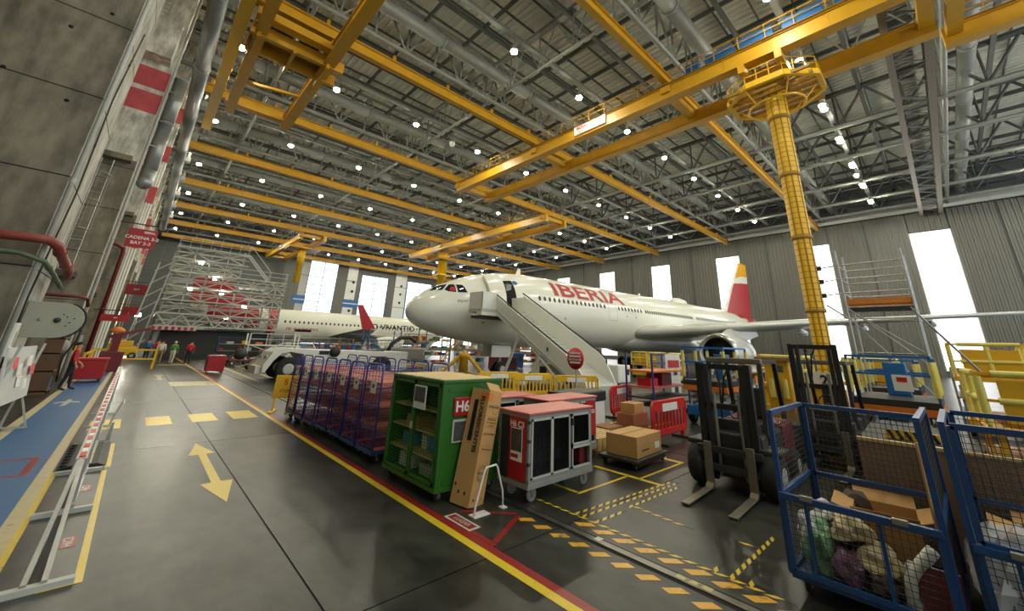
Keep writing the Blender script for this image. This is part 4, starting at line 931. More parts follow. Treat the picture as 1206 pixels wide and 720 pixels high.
# yellow folding sign
t = thing('floor_sign', 'yellow plastic folding sign standing at the end of the trolley row', 'sign', (3.72,14.6,0), 1.15)
B().box((0,0,.72),(.03,.62,.66),R=Matrix.Rotation(.12,3,'Y')).build('panel','yellow',t,bev=.06); B().box((.0,0,.72),(.045,.5,.54),R=Matrix.Rotation(.12,3,'Y')).build('inset','amber',t)
for y in (-.22,.22): B().bar((-.04,y,.42),(-.12,y,.04),.05,.04).build('leg','yellow',t); B().bx(-.42,y-.05,0,.3,y+.05,.05).build('foot','yellow',t)
lettering('panel_text','S',.22,'ink',frame((-.035,0,.85),(0,-1,0),(.12,0,1)),t); lettering('panel_text','STOP',.12,'ink',frame((-.05,0,.6),(0,-1,0),(.12,0,1)),t)
# red cabinet cart far along the line
t = thing('tool_cart', 'plain red metal cart standing alone beside the yellow line', 'cart', (3.9,31.6,0))
B().bx(-.45,-.4,.12,.45,.4,1.0).build('body','red_paint',t,bev=.03); B().bx(-.46,-.3,.2,-.45,.3,.9).build('door','maroon',t)
for x in (-.35,.35):
    for y in (-.3,.3): caster(t,(x,y,.13),.055,.03)
B().bx(-.4,-.35,1.0,.4,.35,1.03).build('tray','grey_light',t)
# ================================================================ GREEN MESH CABINET
G = thing('mesh_cabinet', 'tall green steel cabinet on casters with wire mesh doors and H6 plate', 'cabinet', (3.52,5.42,0))
gx, gy, z0, z1 = 1.12, 1.62, .2, 1.57
B().bx(0,0,z0,gx,.02,z1).build('end_panel','green_paint',G); B().bx(0,gy-.02,z0,gx,gy,z1).build('end_panel','green_paint',G); B().bx(gx-.02,0,z0,gx,gy,z1).build('back_panel','green_paint',G)
B().bx(-.02,-.02,z1,gx+.02,gy+.02,z1+.05).build('roof','green_paint',G,bev=.008); B().bx(.03,.03,z1+.05,gx-.03,gy-.03,z1+.056).build('roof_sheet','wood',G)
B().bx(-.02,-.02,z0-.06,gx+.02,gy+.02,z0).build('base_frame','green_paint',G)
for x, y in ((-.01,-.01),(gx-.04,-.01),(-.01,gy-.04),(gx-.04,gy-.04)): B().bx(x,y,z0,x+.06,y+.06,z1).build('corner_post','green_paint',G)
for q in ((0,.045,gx*.99,.1),(0,.045,.1,z1)): pass
b = B(); b.bx(.1,-.012,z1-.12,gx-.06,-.0,z1-.07); b.bx(.1,-.012,z0+.02,gx-.06,0,z0+.06); b.build('panel_trim','green_paint',G)
for k in range(2):
    y0 = .05+k*(gy-.1)/2; y1 = y0+(gy-.1)/2-.01
    d = bpy.data.objects.new('door',None); COL.objects.link(d); d.parent = G
    b = B(); b.bx(-.02,y0,z0+.01,.015,y0+.045,z1-.01); b.bx(-.02,y1-.045,z0+.01,.015,y1,z1-.01); b.bx(-.02,y0,z0+.01,.015,y1,z0+.06); b.bx(-.02,y0,z1-.06,.015,y1,z1-.01); b.build('door_frame','green_paint',d)
    b = B(); grid_panel(b,(-.005,y0+.04,z0+.05),(0,y1-y0-.08,0),(0,0,z1-z0-.1),9,30,.0035,4); b.build('door_mesh','green_paint',d,kind='stuff')
B().bx(-.04,gy/2-.02,.85,-.02,gy/2+.02,.95).build('latch','grey_light',G)
for z in (.5,.82,1.14): B().bx(.04,.04,z,gx-.03,gy-.03,z+.025).build('shelf','wood',G)
B().bx(-.045,.42,1.16,-.03,.78,1.5).build('notice','white',G); B().bx(-.048,.44,1.26,-.045,.76,1.48).build('notice_photo','photo_dark',G)
B().bx(.2,-.035,1.1,.5,-.0,1.37).build('number_plate','red_paint',G,bev=.02); lettering('plate_text','H6',.21,'white',frame((.35,-.037,1.235),(1,0,0),(0,0,1)),G,bold=.006)
B().bx(.2,-.03,.75,.53,-.005,1.06).build('document_holder','grey_light',G); B().bx(.225,-.033,.77,.51,-.03,1.03).build('document','photo_dark',G)
for x in (.1,gx-.1):
    for y in (.1,gy-.1): caster(G,(x,y,z0-.06),.068,.03)
for i, (x, y, z, sx, sy_, sz, m) in enumerate(((.3,.35,.845,.25,.3,.18,'card_dark'),(.3,1.1,.845,.3,.4,.14,'card'),(.25,.4,.525,.2,.2,.25,'sky_blue'),(.28,.75,.525,.16,.16,.22,'white'),(.3,1.2,.525,.3,.3,.2,'sky_blue'),(.3,.5,.205,.3,.5,.16,'grey_light'),(.3,1.2,.205,.3,.4,.2,'white'),(.35,.4,1.165,.3,.5,.2,'charcoal'),(.35,1.1,1.165,.3,.5,.2,'charcoal'))):
    tag(B().bx(-sx/2,-sy_/2,0,sx/2,sy_/2,sz).build('stored_box', m, None, bev=.015, loc=(3.52+x,5.42+y,z)), {'card_dark':'brown carton on the second shelf inside the green cabinet','card':'tan carton on the second shelf inside the green cabinet','sky_blue':'light blue box on a lower shelf inside the green cabinet','white':'white box low inside the green cabinet','grey_light':'pale grey parcel on the floor of the green cabinet','charcoal':'dark box on the top shelf inside the green cabinet'}[m], 'box', 'boxes inside the green cabinet')
# ================================================================ LEANING FLUORESCENT TUBE CARTON + white hoop stand
t = thing('tube_carton', 'tall open cardboard carton for fluorescent tubes leaning on the green cabinet', 'cardboard box', (3.80,5.0,.0))
u = Vector((-.06,.34,0)).normalized(); v = Vector((.985,.17,0)).normalized(); v = (v-u*u.dot(v)).normalized()
tilt = Matrix.Rotation(-.02,4,'X') @ Matrix.Rotation(.2,4,'Y')
def cb(p): return tilt @ Vector(p)
W1, W2, HH, th_ = .34, .30, 1.5, .008
b = B(); P = lambda a, c, z: cb((u*a+v*c)+Vector((0,0,z)))
b.xf = Matrix.Translation((0,0,.02))
def wall_(b, a0, c0, a1, c1, z0, z1, m=0):
    b.cm = m; b.add([P(a0,c0,z0),P(a1,c1,z0),P(a1,c1,z1),P(a0,c0,z1)],[(0,1,2,3)])
b = B(); bb = B()
for (a0,c0,a1,c1) in ((0,0,W1,0),(0,0,0,W2),(W1,0,W1,W2),(0,W2,W1,W2)): wall_(b,a0,c0,a1,c1,0,HH)
b.add([P(0,0,0),P(W1,0,0),P(W1,W2,0),P(0,W2,0)],[(0,1,2,3)])
o = b.build('carton_wall','card',t); o.location = (0,0,.03); md = o.modifiers.new('s','SOLIDIFY'); md.thickness = .012
def face(a0,c0,a1,c1,z0,z1,name,m,off=.004):
    nrm = (P(a1,c1,z0)-P(a0,c0,z0)).cross(P(a0,c0,z1)-P(a0,c0,z0)).normalized(); b = B()
    ctr = P(W1/2,W2/2,HH/2)
    if nrm.dot(P(a0,c0,z0)-ctr) < 0: nrm = -nrm
    b.add([q+nrm*(off+.008)+Vector((0,0,.03)) for q in (P(a0,c0,z0),P(a1,c1,z0),P(a1,c1,z1),P(a0,c0,z1))],[(0,1,2,3)]); b.build(name,m,t); return nrm
# left face = c 0 side (faces the aisle); right face = a 0 side (faces the camera)
def ftext(txt, size, a, c, z, x, y, m='ink', **k):
    nrm = Vector(x).cross(Vector(y)).normalized(); lettering('carton_print',txt,size,m,frame(P(a,c,z)+nrm*.018+Vector((0,0,.03)),x,y),t,**k)
ez = (tilt @ Vector((0,0,1))); eu = (tilt @ u).normalized(); ev = (tilt @ v).normalized()
ftext('FLUORESCENTES',.1,.085,0,1.02,-ez,-eu,bold=.003)
face(.17,0,.25,0,.78,1.34,'slot_opening','dark_void')
face(.02,0,.13,0,1.36,1.45,'orange_label','orange',.006); face(0,.0,0,.09,1.34,1.45,'orange_label','orange',.006)
def rtext(txt, size, c, z, **k): ftext(txt, size, 0, c, z, ev, ez, **k)
rtext('AMBILAMP',.052,.15,1.27,m='ink'); rtext('RESIDUOS',.042,.155,1.1,m='ink'); rtext('DE LUMINARIAS',.03,.155,1.055,m='ink'); rtext('Y TUBOS',.03,.155,1.015,m='ink'); rtext('NO ROMPER',.042,.15,.9,m='ink'); rtext('TUBOS USADOS',.032,.155,.7,m='ink'); rtext('RECICLA',.04,.15,.4,m='ink')
def ring(c, z, r, name='round_print', r2=None):
    b = B(); n = 24; r2 = r2 or r*.93
    nrm = -eu
    for i in range(n):
        a0, a1 = 2*PI*i/n, 2*PI*(i+1)/n
        b.add([P(0,c,z)+ev*(rr*math.cos(a))+ez*(rr*math.sin(a))+nrm*.018+Vector((0,0,.03)) for rr, a in ((r,a0),(r,a1),(r2,a1),(r2,a0))],[(0,1,2,3)])
    b.build(name,'ink_soft',t)
ring(.2,1.24,.07); ring(.15,.4,.1); ring(.15,.4,.075)
for zc, hh in ((1.06,.07),(.7,.04)):
    for s in (-1,1): face(0,.03,0,.28,zc+s*hh,zc+s*hh+.004,'print_rule','ink')
for c_ in (.06,.22): face(0,c_,0,c_+.035,.06,.095,'handling_mark','ink')
for a_, z_ in ((.08,.12),(.2,.12),(.28,.2)): face(a_,0,a_+.03,0,z_,z_+.04,'handling_mark','ink')
b = B(); b.add([P(0,0,HH)+Vector((0,0,.03)),P(0,W2,HH)+Vector((0,0,.03)),P(.1,W2,HH+.1)+Vector((0,0,.03)),P(.1,0,HH+.1)+Vector((0,0,.03))],[(0,1,2,3)]); b.build('top_flap','card',t)
t = thing('hoop_stand', 'white bent tube hoop stand holding the foot of the tube carton', 'stand', (3.72,4.74,0))
B().path([(0,0,.01),(.01,.0,.12),(.14,.01,.5),(.17,.01,.545),(.34,.01,.555),(.37,.01,.52),(.5,.03,.2),(.52,.03,.01)],.013,8).build('hoop','white',t)
B().bx(-.02,-.04,0,.24,.1,.012).build('foot_plate','white',t); B().bx(.48,-.02,0,.56,.08,.012).build('foot_plate','white',t)
# ================================================================ H6 C3 TOOL CARTS
def tool_cart(loc, rz, label, side):
    t = thing('tool_cart', label, 'cart', loc, rz)
    X, Y, za, zb = 1.5, .66, .27, 1.17
    B().bx(-.03,-.03,zb,X+.03,Y+.03,zb+.03).build('top','pink_top',t,bev=.008)
    for x in (0,X-.05):
        for y in (0,Y-.05): B().bx(x,y,za,x+.05,y+.05,zb).build('corner_post','grey',t)
    b = B(); b.bx(-.01,-.01,za-.07,X+.01,Y+.01,za); b.build('base_frame','grey',t,bev=.005)
    for q in ((0,-.005,zb-.06,X,.02,zb),(0,Y-.02,zb-.06,X,Y+.005,zb),(-.005,0,zb-.06,.02,Y,zb),(X-.02,0,zb-.06,X+.005,Y,zb),(0,-.005,za,X,.02,za+.05)): B().bx(*q).build('rail','grey',t)
    for x0, x1, z_ in ((.05,.5,za+.05),(.5,.93,za+.05),(.98,X-.05,za+.38)):
        fr = B(); w_ = .028
        fr.bx(x0,-.012,z_,x0+w_,.018,zb-.06); fr.bx(x1-w_,-.012,z_,x1,.018,zb-.06); fr.bx(x0,-.012,z_,x1,.018,z_+w_); fr.bx(x0,-.012,zb-.09,x1,.018,zb-.06)
        d = fr.build('door','grey_light',t); B().bx(x0+w_,0,z_+w_,x1-w_,.006,zb-.09).build('door_pane','acrylic',d)
    fr = B(); fr.bx(.98,-.012,za+.05,X-.05,.018,za+.075); fr.bx(.98,-.012,za+.33,X-.05,.018,za+.37); fr.bx(.98,-.012,za+.05,1.0,.018,za+.37); d = fr.build('door','grey_light',t)
    B().bx(X-.2,.1,za+.05,X-.06,.3,za+.3).build('inner_panel','maroon',t)
    B().bx(.955,-.045,.7,.975,-.01,1.0).build('handle','grey_light',t); B().bx(.94,-.05,.95,.985,-.01,1.05).build('padlock','black',t)
    for z in (.5,.8,1.05): B().bx(-.012,-.012,z,.03,.03,z+.04).build('hinge','charcoal',t)
    B().bx(.04,Y-.03,za,X-.04,Y-.01,zb).build('back_panel','grey',t); B().bx(.04,.04,za,X-.04,Y-.04,za+.02).build('floor_pan','charcoal',t)
    if side == 'end':
        B().bx(-.02,.06,za+.02,-.005,.42,zb-.05).build('red_plate','red_paint',t); n = (-.022,0); 
        lettering('plate_text','H6 C3',.115,'white',frame((-.024,.24,zb-.15),(0,-1,0),(0,0,1)),t,bold=.004)
        B().bx(-.026,.12,.53,-.02,.37,.97).build('poster','white',t); B().bx(-.03,.13,.66,-.026,.36,.96).build('poster_photo','photo_dark',t); B().bx(-.03,.2,.57,-.026,.36,.62).build('poster_bar','red_paint',t)
        B().bx(-.01,.44,za,.0,Y-.05,zb-.05).build('end_sheet','charcoal',t)
        b = B(); b.bx(X,.04,za,X+.005,Y-.04,zb); b.build('end_sheet','grey',t)
    else:
        B().bx(X-.36,-.03,za+.2,X-.06,-.014,zb-.05).build('red_plate','red_paint',t); lettering('plate_text','H6 C3',.09,'white',frame((X-.21,-.032,zb-.26),(1,0,0),(0,0,1)),t,bold=.003)
        for x in (0,X): B().bx(x-.005,.04,za,x+.005,Y-.04,zb).build('end_sheet','grey',t)
    b = B(); random.seed(3)
    for k in range(9):
        x = .12+k*.085; z = random.uniform(.55,1.0); b.path([(x,.3,za+.04),(x+.05,.28,z),(x+.12,.32,z+.05),(x+.15,.3,za+.3)],.012,6)
    b.build('coiled_hoses','grey',t,kind='stuff')
    for x in (.14,X-.14):
        for y in (.12,Y-.12): caster(t,(x,y,za-.07),.095,.05,'grey')
    return t
tool_cart((4.5,4.55,0),0,'grey tool cart with pink top, glazed doors and red end plate H6 C3','end')
tool_cart((5.85,5.42,0),.02,'grey tool cart with pink top behind the glazed one, red plate on its long side','side')
tool_cart((4.85,6.25,0),0,'grey tool cart with pink top at the back of the cart cluster','side')
# small things stacked behind the carts
t = thing('transit_case', 'white transit case with a thick black lid behind the carts', 'case', (8.5,7.0,0),.1)
B().bx(0,0,.12,1.6,.8,.75).build('body','white',t,bev=.03); B().bx(-.04,-.04,.75,1.64,.84,1.02).build('lid','black',t,bev=.04)
for k in range(2): B().bx(.4+k*.35,-.012,.45,.55+k*.35,0,.65).build('mark','ink',t)
for x in (.1,1.5):
    for y in (.1,.7): B().bx(x-.06,y-.06,0,x+.06,y+.06,.12).build('foot','charcoal',t)
t = thing('flat_dolly', 'low black four-wheel dolly carrying a square carton', 'dolly', (7.2,4.42,0),.06)
B().bx(0,0,.13,1.35,.85,.18).build('deck','charcoal',t,bev=.01); B().bx(.1,.02,.07,1.25,.08,.13).build('beam','black',t); B().bx(.1,.77,.07,1.25,.83,.13).build('beam','black',t)
for x in (.1,1.25):
    for y in (.1,.75): caster(t,(x,y,.13),.055,.02)
t = thing('carton', 'square closed tan carton riding on the black dolly', 'cardboard box', (7.35,4.5,.182),.06)
B().bx(0,0,0,1.05,.68,.37).build('carton_body','card',t,bev=.01); B().bx(0,.32,.37,1.05,.37,.372).build('tape','wood_dark',t); B().bx(.2,-.002,.1,.5,0,.13).build('print','ink_soft',t); B().bx(.75,-.003,.08,.95,0,.2).build('sticker','white',t); B().bx(-.003,.0,.19,1.05,.002,.196).build('fold_line','card_dark',t)
for i, (x, y, z, a, sx, sy_, sz, m, lb) in enumerate(((9.3,5.75,0,.05,.75,.5,.32,'card_red','reddish carton at the bottom of the pair behind the red barrier'),(9.32,5.77,.325,.02,.72,.48,.3,'card_red','reddish carton stacked on another behind the red barrier'),(9.45,5.8,.63,.1,.55,.4,.22,'card','small tan carton on top of the reddish cartons'),(8.62,6.05,0,-.05,.62,.5,.35,'card_dark','dark brown carton between the carts and the reddish cartons'))):
    tt = thing('carton', lb, 'cardboard box', (x,y,z), a); B().bx(0,0,0,sx,sy_,sz).build('carton_body',m,tt,bev=.01); B().bx(0,sy_/2-.025,sz,sx,sy_/2+.025,sz+.003).build('tape','wood_dark',tt)
pl_ = thing('timber_pallet', 'pale timber pallet of round-ended slats beside the carton dolly', 'pallet', (7.5,5.55,0), -.1)
for y in (0,.4,.8): B().bx(0,y,.0,.95,y+.1,.1).build('bearer','wood_dark',pl_)
for k in range(6): B().bx(.02+k*.16,-.02,.1,.14+k*.16,.92,.34).build('slat','wood',pl_)
# ================================================================ PLASTIC BARRIERS
def barrier(loc, rz, label, m='red_bright', L=1.85, H_=.95):
    t = thing('crowd_barrier', label, 'barrier', loc, rz)
    B().path([(.08,0,.2),(.02,0,.3),(0,0,H_-.12),(.08,0,H_),(L-.08,0,H_),(L,0,H_-.12),(L-.02,0,.3),(L-.08,0,.2)],.035,8,True).build('outer_frame',m,t)
    B().bx(.05,-.03,.22,L-.05,.03,.32).build('bottom_rail',m,t); B().bx(.05,-.025,H_-.22,L-.05,.025,H_-.02).build('top_rail',m,t)
    n = int(L/.17)
    for k in range(n): B().bx(.1+k*(L-.2)/(n-1)-.03,-.018,.3,.1+k*(L-.2)/(n-1)+.03,.018,H_-.2).build('bar',m,t)
    B().bx(L*.28,-.03,H_-.24,L*.72,-.024,H_-.06).build('reflector','white',t)
    for x in (.25,L-.25): B().bx(x-.06,-.28,0,x+.06,.28,.06).build('foot','charcoal',t); B().bx(x-.04,-.04,.05,x+.04,.04,.25).build('foot_stem',m,t)
barrier((9.35,5.28,0),.02,'red plastic crowd barrier with a white reflector beside the cartons')
barrier((11.6,8.0,0),.2,'red plastic crowd barrier at the foot of the passenger stairs')
for i, (x, y, a, lb) in enumerate(((11.2,14.6,-.3,'yellow plastic barrier below the aircraft nose gear'),(12.0,13.2,-.25,'yellow plastic barrier in front of the stairs power unit'),(13.2,11.9,-.5,'yellow plastic barrier beside the round red sign'))): barrier((x,y,0),a,lb,'yellow',2.0,1.0)
# ================================================================ TIERED RACK TROLLEY behind barrier
t = thing('tiered_trolley', 'blue framed tiered trolley with red-orange shelves and white red sign', 'trolley', (12.6,7.0,0), .0)
for x in (0,2.6):
    for y in (0,1.0): B().bar((x,y,.15),(x,y,2.05),.05).build('post','indigo',t)
for z, m in ((.4,'charcoal'),(.62,'charcoal'),(.95,'pink_top'),(1.45,'orange')): B().bx(0,0,z,2.6,1.0,z+.05).build('shelf',m,t)
for z in (1.75,2.02): B().bar((0,0,z),(2.6,0,z),.04).build('rail','indigo',t)
B().bx(.9,-.03,1.55,2.0,0,2.05).build('sign','white',t); B().bx(1.05,-.035,1.6,1.9,-.03,1.85).build('sign_field','red_bright',t); B().bx(1.0,.2,1.0,1.7,.8,1.4).build('machine_part','maroon',t)
B().bx(.2,.2,1.0,.7,.7,1.25).build('machine_part','red_bright',t)
for x in (.1,2.5):
    for y in (.1,.9): caster(t,(x,y,.2),.09,.04)
t = thing('control_cabinet', 'pale blue gridded cabinet beside the tiered trolley', 'cabinet', (16.2,8.2,0))
B().bx(0,0,0,.9,.6,2.0).build('body','grey_light',t,bev=.02)
for i in range(4):
    for j in range(8): B().bx(.05+i*.21,-.012,.1+j*.23,.23+i*.21,0,.3+j*.23).build('panel_field','whiteboard',t)
B().bx(.3,-.02,1.2,.6,-.012,1.6).build('dark_screen','charcoal',t); B().bx(.3,-.02,.5,.6,-.012,.85).build('dark_screen','charcoal',t)
# ================================================================ SCISSOR LIFTS
def scissor(loc, rz, label, L=2.2, W=1.1, H_=1.3, m='lift_blue', foam=True, rails=True, sign=True, rh=1.1):
    t = thing('scissor_lift', label, 'lift', loc, rz)
    B().bx(0,0,.25,L,W,.55).build('base',m,t,bev=.03)
    for x in (.3,L-.3):
        for y in (.06,W-.06): wheel_obj(t,(x,y,.22),.22,.16)
    n = 3; dz = (H_-.75)/n
    for k in range(n):
        for y in (.15,W-.15):
            za, zb = .6+k*dz, .6+(k+1)*dz
            B().bar((.2,y,za),(L-.2,y,zb),.05,.09).build('scissor_arm','grey',t); B().bar((.2,y+.06,zb),(L-.2,y+.06,za),.05,.09).build('scissor_arm','grey',t)
    B().bx(-.05,-.02,H_-.15,L+.05,W+.02,H_).build('platform','charcoal',t,bev=.01); B().bx(-.06,-.03,H_-.3,L+.06,W+.03,H_-.15).build('platform_rim','orange' if foam else m,t)
    if rails:
        for x, y in ((0,0),(L/2,0),(L,0),(0,W),(L/2,W),(L,W)):
            p = B().bar((x,y,H_),(x,y,H_+rh),.05).build('guard_post',m,t)
            if foam: B().tube((x,y,H_+.1),(x,y,H_+rh-.1),.055,8).build('foam_sleeve','foam_yellow',p)
        for z in (.55,rh):
            for p, q in (((0,0),(L,0)),((0,W),(L,W)),((0,0),(0,W)),((L,0),(L,W))):
                g = B().bar((*p,H_+z),(*q,H_+z),.05).build('guard_rail',m,t)
                if foam and z > 1: B().tube(Vector((*p,H_+z))*.9+Vector((*q,H_+z))*.1,Vector((*p,H_+z))*.15+Vector((*q,H_+z))*.85,.055,8).build('foam_sleeve','foam_yellow',g)
    if sign: B().bx(-.06,W*.25,H_+.2,-.05,W*.47,H_+.55).build('warning_sign','white',t); B().bx(-.065,W*.3,H_+.4,-.06,W*.42,H_+.5).build('warning_mark','red_bright',t)
    if rails: B().bx(L*.7,W*.35,H_,L*.9,W*.65,H_+.8).build('control_box',m,t,bev=.02)
    return t
scissor((13.2,4.9,0),0,'blue scissor lift with yellow foam sleeves beside the red barrier',2.0,1.3,1.3,rh=1.0)
scissor((13.0,.35,0),0,'blue scissor lift with grey notice and foam tubes behind the second forklift',2.2,1.5,1.25,rh=.95)
scissor((8.9,.25,0),.05,'low blue scissor lift with hazard striped edge behind the mesh cages',2.0,1.0,.95,foam=False,rails=False,sign=False)
t = thing('hazard_plate', 'black and yellow hazard striped plate on the low blue lift', 'plate', (9.0,.35,.955),.05)
B().bx(0,0,0,.06,.62,.12).build('plate','yellow',t)
for k in range(6): B().prism([(.0+k*.1,.0),(.05+k*.1,.0),(.1+k*.1,.12),(.05+k*.1,.12)],-.006,0,'x').build('stripe','black',t)
# yellow lifts and docks
def yellow_dock(loc, rz, label, L=2.2, W=1.4, H_=1.35, rh=1.0):
    t = thing('yellow_work_platform', label, 'work platform', loc, rz)
    B().bx(0,0,.2,L,W,.5).build('base','amber',t,bev=.03)
    for x in (.3,L-.3):
        for y in (.05,W-.05): wheel_obj(t,(x,y,.2),.2,.14)
    for x in (.1,L-.1):
        for y in (.1,W-.1): B().bar((x,y,.5),(x,y,H_),.1).build('column','amber',t)
    B().bx(-.05,-.05,H_-.12,L+.05,W+.05,H_).build('deck','amber',t)
    for x, y in ((0,0),(L/2,0),(L,0),(0,W),(L/2,W),(L,W),(0,W/2)):
        p = B().bar((x,y,H_),(x+.02,y,H_+rh),.05).build('guard_post','amber',t); B().tube((x,y,H_+.05),(x+.02,y,H_+rh*.95),.06,8).build('foam_sleeve','foam_yellow',p)
    for z in (.45,rh):
        for p, q in (((0,0),(L,0)),((0,W),(L,W)),((0,0),(0,W))):
            g = B().bar((*p,H_+z),(*q,H_+z),.05).build('guard_rail','amber',t); B().tube(Vector((*p,H_+z))*.92+Vector((*q,H_+z))*.08,Vector((*p,H_+z))*.12+Vector((*q,H_+z))*.88,.058,8).build('foam_sleeve','foam_yellow',g)
    B().bx(-.02,W*.12,H_+.08,.02,W*.86,H_+.8).build('side_panel','amber',t); B().bx(.3,.2,H_,L-.3,W-.2,H_+.12).build('tray','wood_dark',t)
    return t
yellow_dock((11.3,-1.85,0),.06,'yellow work platform with foam wrapped rails behind the mesh cages',2.4,1.6,1.05,.9)
yellow_dock((14.1,-3.3,0),.0,'yellow work platform with foam wrapped rails further from the mesh cages',2.4,1.8,1.15,.9)
yellow_dock((18.5,-1.6,0),.0,'tall yellow platform with thin railings below the window',2.6,1.6,1.7,.95)
yellow_dock((16.5,3.6,0),0,'yellow platform showing between the two forklifts',1.6,1.3,1.2,.9)
yellow_dock((21.5,1.6,0),0,'yellow platform beyond the second forklift mast',2.0,1.6,1.2,.9)
yellow_dock((23.6,-3.4,0),0,'yellow platform before the ribbed wall beside the big window',2.6,1.8,1.2,.9); yellow_dock((17.6,-5.2,0),0,'yellow platform beside the dark rack',2.4,1.8,1.2,.9); scissor((18.8,.9,0),0,'blue scissor lift behind the scaffold tower',2.2,1.3,1.2,rh=.9)
yellow_dock((26.5,13.5,0),0,'yellow platform under the aircraft belly',2.4,1.6,1.1,.9); yellow_dock((30.5,17.2,0),0,'yellow platform beside the main landing gear',2.4,1.6,1.1,.9)
t = thing('electric_cabinet', 'yellow-orange electrical cabinet with green label between the forklifts', 'cabinet', (12.4,3.0,0),.1)
B().bx(0,0,.3,.6,.55,2.0).build('body','amber',t,bev=.02); B().bx(-.08,-.1,2.0,.7,.75,2.08).build('canopy','wood_dark',t); B().bx(-.01,.12,1.72,0,.36,1.88).build('label_plate','pipe_green',t)
for k in range(2): B().tube((-.06,.12+k*.3,1.1),(-.06,.12+k*.3,1.55),.06,8).build('foam_sleeve','foam_yellow',t)
B().bx(0,0,0,.6,.55,.3).build('plinth','charcoal',t)
t = thing('white_number_plate', 'white plate numbered 2 on a yellow stand behind the second forklift', 'sign', (13.1,2.4,0))
B().bx(0,-.35,1.35,.03,.35,1.75).build('plate','white',t); lettering('plate_text','2',.34,'ink',frame((-.01,0,1.55),(0,-1,0),(0,0,1)),t,bold=.01); B().bx(.02,-.35,0,.5,.35,1.35).build('stand','amber',t)
# ================================================================ FORKLIFTS
def forklift(loc, rz, label, mh=1.97, accent='maroon'):
    t = thing('forklift', label, 'forklift', loc, rz)
    for s in (-1,1):
        mr = B(); mr.bx(0,s*.40-.035,.12,.13,s*.40+.035,mh); mr.bx(-.02,s*.40-.05,.12,.02,s*.40+.05,mh); mr.build('mast_rail','black',t)
        B().bx(.02,s*.29-.035,.15,.11,s*.29+.035,mh-.02).build('inner_mast_rail','charcoal',t)
        fk = B(); fk.prism([(-.13,.72),(-.08,.72),(-.08,.09),(-.14,.05),(-1.12,.012),(-1.12,.035),(-.2,.06),(-.13,.12)],s*.33-.06,s*.33+.06,'y'); fk.build('fork','fork_steel',t,bev=.006)
        wheel_obj(t,(.18,s*.57,.33),.33,.26); wheel_obj(t,(1.6,s*.5,.26),.26,.2)
        B().bar((.42,s*.46,.85),(.62,s*.44,2.0),.07).build('guard_post','charcoal',t); B().bar((1.75,s*.44,1.0),(1.55,s*.44,2.0),.07).build('guard_post','black',t)
        B().bar((.62,s*.44,2.02),(1.58,s*.44,2.02),.07).build('guard_beam','charcoal',t)
        B().bx(.05,s*.57-.16,.62,.55,s*.57+.16,.7).build('mudguard','charcoal',t,bev=.02)
        B().tube((.06,s*.2,.2),(.06,s*.2,mh*.75),.03,8).build('lift_cylinder','steel',t)
    for z in (.3,.56): B().bx(-.1,-.5,z,-.04,.5,z+.1).build('carriage_bar','charcoal',t)
    for z in (mh-.1,mh*.62,.2): B().bx(.08,-.4,z,.14,.4,z+.09).build('mast_cross_bar','black',t)
    B().path([(.1,-.1,mh-.1),(.25,-.05,mh-.02),(.35,.1,mh-.25),(.2,.12,mh-.7)],.018,6).build('hose','black',t); B().path([(.1,.12,mh-.15),(.3,.2,mh-.05),(.4,.2,mh-.4),(.2,.15,mh-.9)],.018,6).build('hose','charcoal',t)
    B().prism([(.15,.2),(.15,.85),(.45,.9),(.5,.5),(1.0,.5),(1.05,.85),(1.75,.95),(1.95,.85),(1.98,.3),(1.8,.2)],-.46,.46,'y').build('chassis','charcoal',t,bev=.03)
    B().prism([(1.3,.95),(1.95,.98),(2.02,.7),(2.0,.3),(1.75,.2),(1.3,.3)],-.5,.5,'y').build('counterweight',accent,t,bev=.05)
    B().bx(1.0,-.25,.88,1.45,.25,.98).build('seat','black',t,bev=.04); B().box((1.45,0,1.25),(.1,.46,.55),R=Matrix.Rotation(.15,3,'Y')).build('seat_back','black',t,bev=.04)
    B().path([(.62+.02*math.cos(a)+.08*math.sin(a),.17*math.cos(a),1.18+.15*math.sin(a)) for a in [i*PI/8 for i in range(16)]],.014,6,True).build('steering_wheel','black',t); B().tube((.5,0,.9),(.63,0,1.17),.03,8).build('steering_column','black',t)
    b = B()
    for k in range(6): b.bx(.66+k*.16,-.44,2.0,.70+k*.16,.44,2.04)
    b.build('guard_slats','fork_steel',t); B().bx(.58,-.48,1.97,.68,.48,2.07).build('guard_front_beam','fork_steel',t,bev=.02); B().bx(.3,-.4,.85,.45,.4,1.05).build('dash','charcoal',t,bev=.03)
    B().bx(1.99,-.15,.6,2.03,.15,.72).build('rear_plate','red_bright',t)
    return t
forklift((7.5,2.84,0),.02,'black forklift with lowered forks standing on hazard marked floor')
forklift((10.75,2.1,0),.0,'dark forklift with tall mast parked behind the blue mesh cage',2.4,'charcoal')
